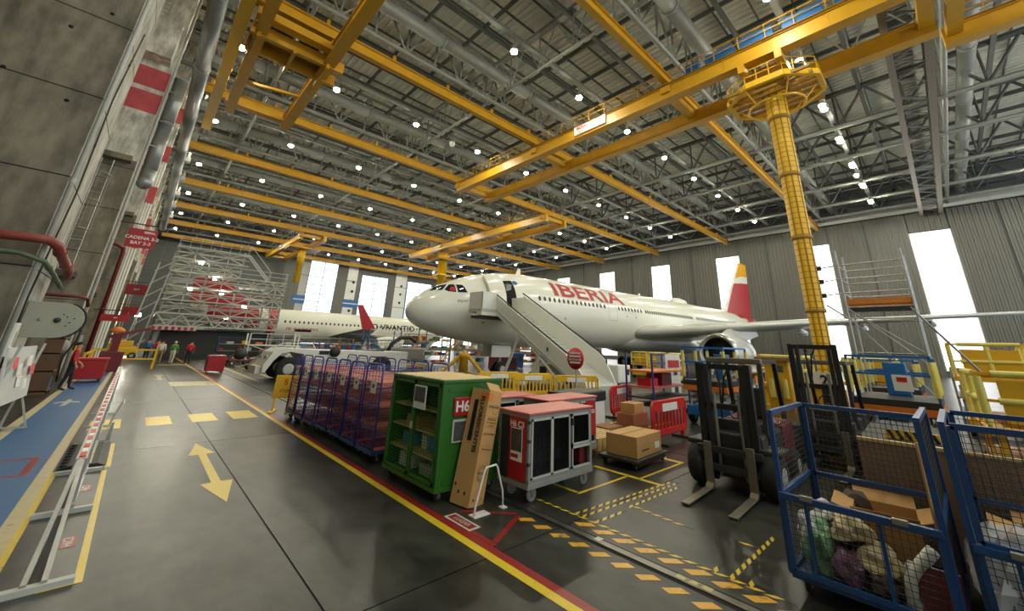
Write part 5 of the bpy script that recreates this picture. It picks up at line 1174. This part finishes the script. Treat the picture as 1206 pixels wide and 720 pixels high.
# ================================================================ ALLOY SCAFFOLD TOWER
t = thing('scaffold_tower', 'aluminium scaffold tower with orange deck rising above the lifts', 'scaffold', (15.9,.42,0))
for x in (0,1.3):
    for y in (0,1.55):
        B().tube((x,y,.15),(x,y,5.35 if y < 1 else 5.5),.028,8).build('upright','galv',t); wheel_obj(t,(x,y,.1),.1,.06)
for z in (1.0,2.3,3.3,3.65,4.1,4.55,5.0):
    for x in (0,1.3): B().tube((x,0,z),(x,1.55,z),.022,6).build('ledger','galv',t)
    for y in (0,1.55): B().tube((0,y,z),(1.3,y,z),.022,6).build('transom','galv',t)
B().bx(.05,.03,3.68,1.25,1.5,3.74).build('deck','plank',t); B().bx(.02,.0,3.74,.05,1.55,3.9).build('toe_board','plank',t); B().bx(0,.05,3.5,.08,1.5,3.62).build('deck_beam','charcoal',t)
for p, q in (((0,0,2.3),(0,1.55,3.6)),((0,1.5,3.6),(0,0,2.0)),((1.3,0,1.0),(1.3,1.55,3.2)),((0,.1,3.6),(-.1,-.9,1.9)),((1.3,.1,3.6),(1.3,-.9,1.9)),((0,0,4.1),(1.3,0,4.5)),((0,0,4.6),(1.3,0,5.0))): B().tube(p,q,.02,6).build('brace','galv',t)
for k in range(3):
    B().tube((0,1.55,4.1+k*.45),(0,2.05,4.05+k*.45),.02,6).build('outrigger_rail','galv',t); B().bx(-.04,2.0,3.98+k*.45,.04,2.12,4.12+k*.45).build('pad','charcoal',t)
B().tube((0,1.55,3.3),(0,2.05,3.75),.03,6).build('outrigger','galv',t)
# ================================================================ FOREGROUND MESH CAGES
def mesh_cage(loc, label, X=1.25, Y=1.15, H_=1.56, gh=.8, hr=1.64, upper=False):
    t = thing('mesh_cage_trolley', label, 'cage trolley', loc)
    def fr(name, p0, u, v, w_=.04, nu=0, nv=0, mid=None):
        p0 = Vector(p0); u = Vector(u); v = Vector(v); d = bpy.data.objects.new(name,None); COL.objects.link(d); d.parent = t
        for a, c_ in ((p0,p0+u),(p0+v,p0+u+v),(p0,p0+v),(p0+u,p0+u+v)): B().bar(a,c_,w_).build('frame_bar','blue_frame',d)
        if mid: B().bar(p0+v*mid,p0+u+v*mid,w_).build('frame_bar','blue_frame',d)
        b = B(); grid_panel(b,p0,u,v,nu,nv,.0028,4); b.build('wire_mesh','charcoal',d,kind='stuff')
        return d
    fr('left_panel',(0,Y,.18),(X,0,0),(0,0,H_-.18),.045,24,26,.46)
    fr('back_panel',(X-.05,.05,.18),(0,Y-.1,0),(0,0,H_-.18),.045,22,26,.46)
    fr('right_panel',(0,0,.18),(X,0,0),(0,0,hr-.18),.045,24,26,.46)
    if upper: fr('upper_front_panel',(.0,.05,gh+.05),(0,Y-.1,0),(0,0,H_-gh-.05),.045,22,14)
    g = fr('front_gate',(-.02,.03,.2),(0,Y-.06,0),(0,0,gh-.2),.04,22,12)
    B().bar((-.02,Y*.82,.2),(-.02,Y*.82,gh),.03).build('frame_bar','blue_frame',g); B().bar((-.02,Y*.35,.2),(-.02,Y*.35,gh),.03).build('frame_bar','blue_frame',g)
    B().bar((-.05,.0,gh+.02),(-.05,Y,gh+.02),.05,.05).build('gate_rail','blue_frame',t)
    for y in (Y*.22,Y*.8): B().bx(-.09,y-.05,gh+.02,-.04,y+.05,gh+.06).build('latch','steel',t)
    B().bx(0,0,.13,X,Y,.18).build('floor_tray','blue_frame',t)
    for x in (.1,X-.15):
        for y in (.1,Y-.1): caster(t,(x,y,.14),.06,.03)
    return t
mesh_cage((5.06,.32,0),'blue mesh cage trolley full of plastic bags and open cartons')
mesh_cage((5.08,-1.03,0),'blue mesh cage trolley with clear plastic sheeting next to the full one',1.35,1.2,1.63,.76,1.63,True)
def blob(name, label, cat, loc, s, m, seed=0, group=None, crump=.25):
    random.seed(seed); bm = bmesh.new(); bmesh.ops.create_icosphere(bm, subdivisions=3, radius=1)
    dirs = [(Vector((random.uniform(-1,1),random.uniform(-1,1),random.uniform(-1,1))).normalized(),random.uniform(3,9),random.uniform(0,6)) for _ in range(9)]
    for v_ in bm.verts:
        n = v_.co.normalized(); f = 1+sum(math.sin(n.dot(d)*k+ph) for d,k,ph in dirs)*crump/6
        v_.co = Vector((n.x*f*s[0],n.y*f*s[1],max(n.z*f*s[2],-s[2]*.7)))
    me = bpy.data.meshes.new(name); bm.to_mesh(me); bm.free(); me.materials.append(M[m])
    o = bpy.data.objects.new(name,me); COL.objects.link(o); o.location = (loc[0],loc[1],loc[2]+s[2]*.7); return tag(o,label,cat,group)
mat('bag_green',(128,168,130),.35,0,.25,5); mat('bag_purple',(120,84,110),.35,0,.25,5); mat('bag_white',(206,208,204),.3,0,.2,6); mat('bag_cream',(206,190,150),.4,0,.3,7); mat('bag_dark',(74,60,54),.5,0,.3,6)
for i, (x, y, z, sx, sy_, sz, m, lb) in enumerate(((5.3,1.25,.185,.16,.13,.26,'bag_green','pale green plastic bag in the full mesh cage'),(5.28,1.33,.44,.12,.09,.13,'bag_white','white plastic bag on the green bag in the cage'),(5.24,1.03,.185,.12,.12,.15,'bag_purple','purple plastic bag at the front of the cage'),(5.5,1.1,.185,.2,.18,.22,'bag_dark','brown rubbish sack at the back of the cage'),(5.35,.98,.5,.14,.16,.12,'bag_cream','crumpled cream wrapping paper on top of the rubbish'),(5.62,1.22,.5,.15,.12,.12,'bag_white','crumpled white film behind the green bag'),(5.25,.8,.185,.13,.12,.1,'bag_dark','dark rag at the middle of the cage gate'),(5.3,.8,.33,.12,.13,.12,'bag_cream','cream paper bundle above the dark rag'),(5.3,.55,.3,.1,.1,.1,'bag_white','small white bag near the red folder'),(6.05,1.1,.185,.14,.2,.3,'bag_dark','brown sack in the back corner of the cage'))):
    blob('rubbish_bag',lb,'bag',(x,y,z),(sx,sy_,sz),m,i+3,crump=.55)
def open_carton(loc, rz, label, sx, sy_, sz, m='card'):
    t = thing('open_carton', label, 'cardboard box', loc, rz)
    for q in ((0,0,0,sx,sy_,.006),(0,0,0,sx,.006,sz),(0,sy_-.006,0,sx,sy_,sz),(0,0,0,.006,sy_,sz),(sx-.006,0,0,sx,sy_,sz)): B().bx(*q).build('carton_wall',m,t)
    for p, u_, d in (((0,0,sz),(sx,0,0),(0,-.16,.06)),((0,sy_,sz),(sx,0,0),(0,.16,.04)),((0,0,sz),(0,sy_,0),(-.13,0,.07)),((sx,0,sz),(0,sy_,0),(.15,0,.08))):
        p, u_, d = Vector(p), Vector(u_), Vector(d); o = B().add([p,p+u_,p+u_+d,p+d],[(0,1,2,3)]).build('flap',m,t); o.modifiers.new('s','SOLIDIFY').thickness = .006
    return t
open_carton((5.62,.5,.19),.1,'open tan carton with raised flaps in the full mesh cage',.5,.5,.5)
t = thing('cardboard_sheet','tall narrow cardboard strip standing in the full mesh cage','cardboard',(5.6,.37,.19)); B().box((0,.02,.6),(.22,.012,1.2),R=Matrix.Rotation(.08,3,'Y')).build('sheet','card',t); B().box((.13,.02,.6),(.012,.05,1.2),R=Matrix.Rotation(.08,3,'Y')).build('fold','card',t)
t = thing('white_foam_strip','white moulded foam packing strip in the cage','packaging',(5.14,.62,.19)); B().path([(0,0,0),(.02,-.02,.2),(.05,-.1,.32),(.04,-.2,.45)],.045,8).build('strip','white',t); B().bx(-.02,-.3,0,.1,-.02,.06).build('base','white',t)
t = thing('dark_red_folder','dark red folder leaning in the mesh cage','folder',(5.16,.42,.19)); B().box((0,0,.16),(.06,.26,.32),R=Matrix.Rotation(.25,3,'Y')).build('cover','maroon',t); B().box((.012,0,.165),(.05,.25,.31),R=Matrix.Rotation(.25,3,'Y')).build('pages','white',t)
t = thing('paper_sheet','loose white papers on the floor of the mesh cage','paper',(5.1,.5,.186)); B().bx(0,-.1,0,.25,.15,.01).build('sheet','white',t)
# plastic sheeting in the second cage
for i, (x, y) in enumerate(((5.42,.0),(5.6,-.35))): blob('plastic_sheeting',('clear crumpled plastic sheeting at the gate of the second cage','clear crumpled plastic sheeting deeper in the second cage')[i],'plastic sheet',(x,y,.25),(.32,.2,.4),'film',20+i,crump=.5)
open_carton((5.75,-.6,.19),.0,'open carton under the plastic sheeting in the second cage',.5,.5,.55)
t = thing('brown_board','large brown board with a pale top edge standing behind the mesh cages','board',(6.62,-.95,0),.0)
B().bx(0,0,0,.06,1.95,1.2).build('sheet','board_brown',t); B().bx(-.01,0,1.2,.07,1.95,1.235).build('edge_strip','wood',t)
for y in (.3,1.6): B().bx(.06,y,0,.5,y+.08,.06).build('foot','wood_dark',t); B().bar((.48,y+.04,.04),(.06,y+.04,.9),.05).build('strut','wood_dark',t)
# ================================================================ WALKWAY BARRICADE, RAMP
t = thing('walkway_barricade','long metal barricade with red and white striped rail along the blue walkway','barricade',(-.12,5.9,0))
for k, y in enumerate((0,2.1,4.15)): 
    B().bx(-.28,y-.04,0,.24,y+.04,.05).build('foot','grey_light',t)
for x, s in ((-.07,.05),(.05,-.05)):
    B().bar((x,.0,.05),(x+s,2.1,.62),.04).build('inclined_rail','galv',t)
    B().bar((x+s*.6,2.0,.6),(x+s*.6,14.5,1.0),.04).build('top_rail','galv',t); B().bar((x,2.0,.1),(x,14.5,.1),.03).build('lower_rail','galv',t)
    for k in range(6): B().bar((x,2.1+k*2.05,.03),(x+s*.5,2.1+k*2.05,.6+k*.065),.035).build('upright','galv',t)
for k in range(22):
    for c_, m_, nm in ((0,'red_bright','red_block'),(.24,'white','white_block')):
        y = 2.05+k*.48+c_; z = .62+(y-2)*.032; B().bx(-.035,y,z,.02,y+.24,z+.02).build(nm,m_,t)
for k in range(3,6): B().bx(-.25,k*2.1,0,.22,k*2.1+.07,.05).build('foot','grey_light',t)
t = thing('cable_ramp','black rubber cable ramp with a yellow strip across the marked bay','cable ramp',(-.42,10.35,0))
B().prism([(0,0),(.12,.05),(.46,.05),(.58,0)],0,2.0,'y').build('ramp_body','charcoal',t); B().bx(.2,0,.05,.38,2.0,.056).build('ramp_lid','p_pale',t)
for k in range(8): B().bx(.03,.1+k*.24,.012,.11,.2+k*.24,.05).build('tread_rib','rubber',t)
t = thing('paper_folder','white papers in a clear sleeve hung on the barricade','papers',(.06,12.7,0)); B().box((.03,0,.5),(.015,.75,.5),R=Matrix.Rotation(.25,3,'Y')).build('sleeve','white',t); B().bx(.0,-.2,.0,.05,-.15,.3).build('prop','galv',t); B().bx(.0,.15,.0,.05,.2,.3).build('prop','galv',t)
# ================================================================ LEFT WALL FITTINGS
t = thing('hose_reel_housing','grey drum-shaped hose reel housing bolted to the first column','hose reel',(-2.27,17.0,2.42))
pf = [(0,-.47),(.62,-.47)]+[(.62+.5*math.cos(a),.0+.47*math.sin(a)) for a in [(-PI/2)+i*PI/12 for i in range(1,12)]]+[(.62,.47),(0,.47)]
B().prism(pf,-.14,.14,'y').build('side_plates','reel_grey',t,bev=.01)
B().prism([(x*1.0+.05,z*1.04) for x,z in pf[2:-2]],-.1,.1,'y').build('hose_coil','black',t)
B().lathe([(.07,-.17),(.07,.17)],16,Matrix.Translation((.62,0,0)) @ Matrix.Rotation(PI/2,4,'X')).build('hub','charcoal',t); B().lathe([(.04,-.16),(.04,.16)],12,Matrix.Translation((.3,0,0)) @ Matrix.Rotation(PI/2,4,'X')).build('pivot','grey',t)
for x, z in ((.78,.1),(.86,-.05),(.8,-.14),(.7,.16),(.92,.06)): B().lathe([(.018,-.15),(.018,.15)],8,Matrix.Translation((x,0,z)) @ Matrix.Rotation(PI/2,4,'X')).build('bolt','charcoal',t)
B().path([(1.02,0,.2),(1.12,0,-.1),(1.1,0,-.5),(.95,0,-1.0),(1.0,.1,-1.6)],.025,6).build('hose_tail','black',t)
t = thing('easel_whiteboard','white notice board on a metal easel beside the walkway','notice board',(-1.62,13.9,0),-.05)
B().box((0,0,1.25),(.03,2.2,1.1),R=Matrix.Rotation(-.12,3,'Y')).build('board','whiteboard',t)
for y in (-1.0,1.0): B().bar((-.12,y,.05),(.07,y,1.85),.04).build('upright','grey_light',t); B().bar((-.3,y,.05),(.28,y,.05),.05,.04).build('foot','grey_light',t); B().bar((.25,y,.08),(.0,y,.8),.03).build('brace','grey_light',t)
for k, (y, z) in enumerate(((-.8,1.5),(-.3,1.35),(.3,1.5),(.8,1.3),(0,1.1),(.6,1.0))): B().box((.05+.02*(z-1),y,z),(.006,.3,.22),R=Matrix.Rotation(-.12,3,'Y')).build('paper','white' if k%3 else 'band_red',t)
t = thing('wall_cabinet','pale green-grey cabinet at the foot of the first column','cabinet',(-2.85,12.6,0)); B().bx(0,0,0,.6,1.6,1.75).build('body','reel_grey',t,bev=.02); B().bx(.6,.05,.1,.62,.78,1.65).build('door','reel_grey',t); B().bx(.6,.82,.1,.62,1.55,1.65).build('door','reel_grey',t)
t = thing('switch_box','white vertical switch box on the column face','electrical box',(-2.27,15.9,1.5)); B().bx(0,0,0,.12,.35,.8).build('enclosure','white',t,bev=.02); B().bx(.12,.08,.3,.14,.27,.6).build('cover','grey_light',t)
t = thing('wooden_shelf','wooden shelf unit with a blue crate standing behind the man in red','shelf',(-2.25,22.2,0))
for y in (0,1.2): B().bx(0,y,0,.45,y+.04,1.9).build('side','shelf_wood',t)
for z in (.1,.75,1.35,1.86): B().bx(0,0,z,.45,1.24,z+.04).build('shelf_board','shelf_wood',t)
tag(B().bx(-.17,-.35,0,.17,.35,.4).build('crate','panel_blue',None,bev=.02,loc=(-2.0,22.85,.142)),'blue plastic crate in the wooden shelf','crate')
tag(B().lathe([(.22,0),(.28,.1),(.28,.35),(.2,.45)],16).build('drum','grey',None,loc=(-2.0,22.85,1.392)),'round grey drum on the upper wooden shelf','drum')
t = thing('red_tank','red metal chest beside the walkway rail','chest',(-1.75,27.2,0)); B().bx(0,-.5,.15,1.1,.6,.95).build('body','red_paint',t,bev=.03); B().bx(-.03,-.53,.95,1.13,.63,1.02).build('lid','red_bright',t)
for x in (.1,1.0): B().bx(x-.05,-.4,0,x+.05,.5,.15).build('foot','charcoal',t)
t = thing('floor_jib_crane','dark red workshop crane with jib arm and orange cover by the walkway','jib crane',(-.75,34.0,0))
B().bx(-.5,-.5,0,.5,.5,1.1).build('base','maroon',t,bev=.04); B().bx(-.18,-.18,1.1,.18,.18,2.1).build('column','maroon',t); B().bar((-.4,0,1.9),(1.3,.2,2.45),.16).build('jib_arm','maroon',t); blob_o = B().lathe([(.3,0),(.34,.15),(.2,.28),(.05,.32)],14,Matrix.Translation((-.1,-.1,2.15))).build('orange_cover','orange',t)
t = thing('yellow_guard_rail','yellow double guard rail across the end of the walkway','guard rail',(-1.7,36.0,0))
for x in (0,2.9): B().bar((x,0,0),(x,0,1.25),.12).build('post','yellow',t)
for z in (.6,1.15): B().bar((0,0,z),(2.9,0,z),.1).build('rail','yellow',t)
t = thing('yellow_guard_rail','yellow guard rail running past the red chest','guard rail',(-1.55,29.0,0))
for y in (0,3.5,6.8): B().bar((0,y,0),(0,y,1.2),.1).build('post','yellow',t)
for z in (.65,1.12): B().bar((0,0,z),(0,6.8,z),.09).build('rail','yellow',t)
t = thing('clipboard_post','grey post with a yellow and black clamp beside the red man','post',(-1.62,25.2,0)); B().bar((0,0,0),(0,0,2.0),.08).build('post','grey_light',t); B().bx(-.1,-.05,1.25,.12,-.01,1.7).build('clamp','yellow',t); B().bx(-.14,-.06,1.4,-.08,0,1.85).build('handle','black',t)
# ================================================================ RACKS AND MID-GROUND CLUTTER
BOXC = ['card','card_dark','red_paint','panel_blue','yellow','grey_light','white','orange','maroon','pipe_green','sky_blue','charcoal']
BOXN = {'card':'tan','card_dark':'brown','red_paint':'red','panel_blue':'blue','yellow':'yellow','grey_light':'pale grey','white':'white','orange':'orange','maroon':'dark red','pipe_green':'dull green','sky_blue':'light blue','charcoal':'black'}
BM = {}
def part_box(x, y, z, sx, sy_, sz, m, where, rz=0):
    k = (round(sx,2),round(sy_,2),round(sz,2),m)
    if k not in BM:
        b = B(); b.bx(-sx/2,-sy_/2,0,sx/2,sy_/2,sz); o = b.build('storage_box',m,None); BM[k] = o
    else:
        o = BM[k].copy(); COL.objects.link(o)
    o.location = (x,y,z); o.rotation_euler.z = rz
    return tag(o, '%s storage box %s' % (BOXN[m], where), 'box', 'boxes '+where)
def rack(loc, rz, label, where, L=3.0, W=.7, levels=(.25,.85,1.45), H_=2.0, m='blue_frame', seed=1, fill=.8, sh='grey'):
    random.seed(seed); t = thing('parts_rack', label, 'rack', loc, rz)
    for x in (0,L):
        for y in (0,W): B().bar((x,y,0),(x,y,H_),.06).build('upright',m,t)
    for z in levels: B().bx(-.03,-.03,z-.05,L+.03,W+.03,z).build('shelf',sh,t)
    for y in (0,W): B().bar((0,y,H_-.03),(L,y,H_-.03),.05).build('top_beam',m,t)
    B().bar((0,0,.2),(0,W,H_),.03).build('brace',m,t); B().bar((L,0,.2),(L,W,H_),.03).build('brace',m,t)
    R = Matrix.Rotation(rz,3,'Z')
    for z in levels:
        x = .3
        while x < L-.25:
            s = random.choice((.3,.4,.5,.6))
            if random.random() < fill and x+s/2 < L:
                p = Vector(loc)+R @ Vector((x,W/2,z+.002)); part_box(p.x,p.y,p.z,s*.9,.5,random.choice((.2,.3,.4)),random.choice(BOXC),where,rz)
            x += s+.08
    return t
rack((5.6,46.5,0),0,'blue parts rack full of boxes below the tail dock','on the rack below the tail dock',5.2,seed=2,levels=(.2,.9,1.5),H_=2.1)
rack((11.5,45.5,0),0,'grey parts rack between the tail dock and the winglet','on the rack between tail dock and winglet',5.0,m='grey',seed=3)
rack((17.5,44.5,0),0,'grey parts rack below the red winglet','on the rack below the winglet',4.5,m='grey_light',seed=4)
rack((19.5,37.2,0),0,'green parts rack behind the tow tractor','on the green rack behind the tractor',5.0,m='pipe_green',seed=5,levels=(.3,1.0,1.7,2.4),H_=3.0)
rack((25.6,37.2,0),0,'grey parts rack seen under the aircraft nose','on the grey rack under the nose',5.5,m='grey',seed=6,levels=(.3,1.0,1.7),H_=2.6)
rack((31.8,36.5,0),0,'yellow-posted parts rack seen behind the nose gear','on the rack behind the nose gear',5.5,m='amber',seed=7,levels=(.3,1.0,1.7),H_=2.6)
rack((38.5,34.5,0),0,'orange parts rack seen below the fuselage','on the orange rack below the fuselage',6.0,m='orange',seed=8,levels=(.3,1.0,1.7),H_=2.6)
rack((10.6,34.6,0),0,'violet parts rack beyond the tow tractor','on the violet rack beyond the tractor',4.2,m='indigo',seed=9,levels=(.3,.9,1.4),H_=1.8)
rack((24.5,9.4,0),.0,'low blue rack between the stairs and the engine','on the low rack by the engine',4.0,m='blue_frame',seed=10,levels=(.3,.9),H_=1.4)
rack((19.0,6.2,0),.0,'grey rack behind the blue scissor lift','on the rack behind the scissor lift',3.4,m='grey',seed=11,levels=(.3,.9,1.4),H_=1.7)
rack((22.2,-.6,0),.0,'grey rack in front of the big wall window','on the rack before the wall window',4,m='grey',seed=12,levels=(.3,.9,1.5),H_=1.9)
rack((14.2,-6.0,0),.0,'dark rack beside the yellow platforms','on the rack beside the yellow platforms',3,m='charcoal',seed=13,levels=(.3,.9,1.5),H_=1.9)
# work platforms round the second airliner
def tower(loc, label, L, W, zs, m='pipe_green', rail='grey_light', group=None):
    t = thing('work_stand', label, 'work stand', loc, 0, group); H_ = zs[-1]
    for x in (0,L):
        for y in (0,W): B().bar((x,y,0),(x,y,H_+1.0),.1).build('post',m,t)
    for z in zs:
        B().bx(-.1,-.1,z-.08,L+.1,W+.1,z).build('deck',m,t)
        for zz in (.5,1.0): B().bar((0,0,z+zz),(L,0,z+zz),.05).build('handrail',rail,t)
        k = int(L/1.2)
        for i in range(1,k): B().bar((i*L/k,0,z),(i*L/k,0,z+1.0),.04).build('rail_post',rail,t)
    B().bar((0,0,.2),(L,0,zs[0]),.06).build('brace',m,t); B().bar((L,0,.2),(0,0,zs[0]),.06).build('brace',m,t)
    B().bar((L,-.3,zs[-1]),(L-zs[-1]*.9,-.3,.1),.12).build('stair_stringer',rail,t); B().bar((L,-.9,zs[-1]),(L-zs[-1]*.9,-.9,.1),.12).build('stair_stringer',rail,t)
    for k in range(8): B().bx(L-zs[-1]*.9*(k+1)/9-.12,-.9,zs[-1]*(1-(k+1)/9)-.02,L-zs[-1]*.9*(k+1)/9+.12,-.3,zs[-1]*(1-(k+1)/9)+.02).build('tread',rail,t)
    return t
tower((26.6,46.0,0),'green steel work stand with stairs beside the smaller airliner nose',3.6,2.0,(2.0,3.9,5.6))
tower((32.0,46.5,0),'tall green work stand in front of the smaller airliner cockpit',3.0,2.0,(2.0,4.4,6.6),'grey','amber')
tower((17.0,40.6,0),'blue work stand with pale railings under the red winglet',3.4,1.6,(2.3,),'panel_blue','white')
tower((7.5,44.0,0),'low white work stand beside the tail dock',4.0,1.4,(1.5,),'white','white')
tower((12.5,47.2,0),'grey low access stand along the smaller fuselage',5.5,1.3,(1.3,),'grey','grey_light')
tower((20.6,48.9,0),'white access stand by the smaller airliner engine',3.0,1.3,(1.4,),'white','grey_light')
t = thing('engine_dolly','grey engine cowl cradle with dark ribs near the tow tractor','cradle',(17.2,33.2,0)); B().path([(-1.6,0,1.2),(-1.3,0,2.0),(-.6,0,2.5),(.3,0,2.6),(1.0,0,2.2)],.16,8).build('dark_rib','charcoal',t); B().bx(-1.6,0,.6,2.0,1.0,1.7).build('cowl','grey',t,bev=.15); B().bx(-1.7,-.1,.1,2.1,1.1,.25).build('base','amber',t)
for x in (-1.4,1.8): wheel_obj(t,(x,0,.12),.12,.1)
for i, (x, y, sx, sy_, sz, m, lb) in enumerate(((9.3,29.5,1.4,.9,1.2,'red_paint','red machine cabinet behind the tow tractor'),(12.0,30.2,1.8,.9,1.3,'red_paint','wide red machine cabinet beyond the tow tractor'),(23.0,27.5,2.4,1.2,1.2,'maroon','dark red tug body under the aircraft nose'),(27.0,30,1.6,1,1.5,'panel_blue','blue machine cabinet under the fuselage'),(22.4,14.8,1.4,.8,1.2,'white','white ground power cabinet behind the stairs'),(8.6,26.8+4,1.2,.8,1.0,'yellow','yellow machine cabinet near the tractor'))):
    t = thing('machine_cabinet', lb, 'machine', (x,y,0)); B().bx(0,0,.15,sx,sy_,sz).build('body',m,t,bev=.05); B().bx(.1,-.02,.3,sx*.5,0,sz-.15).build('door',m,t); B().bx(sx*.6,-.02,sz*.5,sx*.9,0,sz*.8).build('panel','charcoal',t)
    for a in (.2,sx-.2): wheel_obj(t,(a,.1,.13),.13,.08); wheel_obj(t,(a,sy_-.1,.13),.13,.08)
# low stacked trolley clutter at left behind the red cart
for i, (x, y, m, lb) in enumerate(((6.2,33.5,'grey','grey tow bar trolley behind the red cart'),(7.2,36,'grey_light','pale tow bar trolley behind the red cart'),(5.6,38.5,'maroon','dark red hose trolley near the tail dock'),(7.9,40.5,'panel_blue','blue hose trolley near the tail dock'))):
    t = thing('equipment_trolley', lb, 'trolley', (x,y,0),.4); B().bx(0,0,.3,1.8,.8,.4).build('deck',m,t); B().bar((.1,.4,.4),(.9,.4,1.3),.1).build('frame',m,t); B().bar((1.7,.4,.4),(.9,.4,1.3),.1).build('frame',m,t); B().lathe([(.4,0),(.4,.4)],16,Matrix.Translation((.9,.6,.85)) @ Matrix.Rotation(PI/2,4,'X')).build('reel','charcoal',t); B().bar((-.9,.4,.2),(0,.4,.35),.07).build('tow_bar',m,t)
    for a in (.2,1.6):
        for c_ in (.05,.75): wheel_obj(t,(a,c_,.18),.18,.1)
# yellow machinery far along the aisle
for i, (x, y) in enumerate(((-1.2,49.2),(-2.0,66))):
    t = thing('yellow_machine',('yellow floor machine beyond the guard rail','yellow floor machine further down the aisle')[i],'machine',(x,y,0)); B().bx(0,0,.3,1.6,1.4,1.0).build('body','yellow',t,bev=.05); B().bx(.2,.1,1.0,1.2,1.2,1.5).build('hood','amber',t,bev=.05)
    for a in (.3,1.3):
        for c_ in (.1,1.3): wheel_obj(t,(a,c_,.3),.3,.2)
# ================================================================ PEOPLE
def person(loc, rz, label, shirt, pants, shoes='black', stride=.12, arm=(.05,.12), cap=None, hair='hair', h=1.75, bend=0.0):
    t = thing('person', label, 'person', loc, rz); V = []; E_ = []; Rr = []; tagv = []
    def v(p, r, pa=None, tg='s'):
        V.append(p); Rr.append(r); tagv.append(tg)
        if pa is not None: E_.append((pa,len(V)-1))
        return len(V)-1
    f = -1  # faces local -y
    pel = v((0,0,.96),(.155,.115),None,'p'); sp = v((0,0,1.14),(.15,.11),pel,'t'); ch = v((0,-.01,1.33),(.175,.12),sp,'t'); nk = v((0,0,1.49),(.058,.058),ch,'k'); hd = v((0,-.02,1.60),(.082,.095),nk,'k'); tp = v((0,-.015,1.70),(.07,.085),hd,'k')
    v((0,-.125,1.59),(.014,.014),hd,'k')
    for s in (-1,1):
        v((s*.095,0,1.6),(.014,.02),hd,'k')
        sh = v((s*.19,0,1.41),(.07,.07),ch,'t'); el = v((s*.25,.02+arm[0]*s*.5,1.13),(.048,.048),sh,'t'); wr = v((s*.25,-.1-arm[1]*(.5+.5*s),.93),(.03,.034),el,'k'); pm = v((s*.245,-.13-arm[1]*(.5+.5*s),.86),(.022,.036),wr,'k')
        for q, (dy, L) in enumerate(((-.03,.085),(-.01,.095),(.01,.09),(.03,.07))): v((s*.24,-.14-arm[1]*(.5+.5*s)+dy,.86-L),(.009,.009),pm,'k')
        v((s*.215,-.185-arm[1]*(.5+.5*s),.84),(.010,.010),pm,'k')
        hp = v((s*.095,0,.88),(.095,.1),pel,'p'); kn = v((s*.1,-stride*s*.5-.02,.50),(.062,.066),hp,'p'); an = v((s*.1,-stride*s+.02,.10),(.042,.045),kn,'p'); ft = v((s*.105,-stride*s-.09,.045),(.045,.032),an,'f'); v((s*.11,-stride*s-.16,.035),(.038,.025),ft,'f')
    me = bpy.data.meshes.new('body'); me.from_pydata(V,E_,[]); o = bpy.data.objects.new('body',me); COL.objects.link(o)
    o.modifiers.new('sk','SKIN'); o.modifiers.new('ss','SUBSURF').levels = 1
    for i, sv in enumerate(me.skin_vertices[0].data): sv.radius = Rr[i]; sv.use_root = (i == 0)
    dg = bpy.context.evaluated_depsgraph_get(); dg.update(); m2 = bpy.data.meshes.new_from_object(o.evaluated_get(dg)); bpy.data.objects.remove(o)
    m2.materials.clear()
    for m in (shirt,pants,'skin',shoes): m2.materials.append(M[m])
    ix = {'t':0,'p':1,'k':2,'f':3}
    PV = [Vector(p) for p in V]
    for p_ in m2.polygons:
        c = p_.center; k = min(range(len(PV)),key=lambda i:(PV[i]-c).length-.6*max(Rr[i])); p_.material_index = ix[tagv[k]]; p_.use_smooth = True
        if tagv[k] == 't' and c.z < 1.0 and abs(c.x) < .2: p_.material_index = 1
    zmin = min(v_.co.z for v_ in m2.vertices)
    for v_ in m2.vertices: v_.co.z -= zmin
    m2.transform(Matrix.Scale(h/1.78,4))
    b = bpy.data.objects.new('body',m2); COL.objects.link(b); b.parent = t; k = h/1.78
    bm = bmesh.new(); bmesh.ops.create_uvsphere(bm,u_segments=14,v_segments=8,radius=1)
    for v_ in bm.verts: v_.co = Vector((v_.co.x*.094,v_.co.y*.112+.0,max(v_.co.z,-.35+(.5 if v_.co.y < -.2 else 0))*.10))
    hm = bpy.data.meshes.new('hair'); bm.to_mesh(hm); bm.free(); hm.materials.append(M[cap or hair]); ho = bpy.data.objects.new('cap' if cap else 'hair',hm); COL.objects.link(ho); ho.parent = t; ho.location = (0,0,(1.665-zmin)*k); ho.scale = (k,k,k)
    for s in (-1,1): B().lathe([(.001,-.008),(.01,0),(.001,.008)],8,Matrix.Translation((s*.034*k,-.108*k,(1.615-zmin)*k))).build('eye','ink',t)
    if cap: B().bx(-.07*k,-.2*k,(1.655-zmin)*k,.07*k,-.09*k,(1.667-zmin)*k).build('cap_peak',cap,t)
    return t
person((-1.5,23.7,0),PI*.5,'person in a red shirt, dark cap and black trousers walking beside the blue walkway','shirt_red','trousers',cap='trousers',h=1.78)
person((1.6,41.5,0),PI,'person in a pale shirt and tan trousers walking away by the yellow line','cloth_white','cloth_tan',h=1.76)
person((2.35,41.6,0),PI*.9,'person in a green vest and cream trousers beside the pale-shirted one','hi_vis_green','cloth_white',cap='cloth_white',h=1.7)
person((3.3,41.3,0),PI*1.05,'person in a red top and dark trousers near the tail dock','shirt_red','trousers',h=1.75)
person((.95,46.5,0),PI,'person in a blue top further down the aisle','panel_blue','denim',h=1.8)
person((1.55,47.2,0),PI,'person in a red top and blue trousers further down the aisle','red_bright','denim',h=1.74)
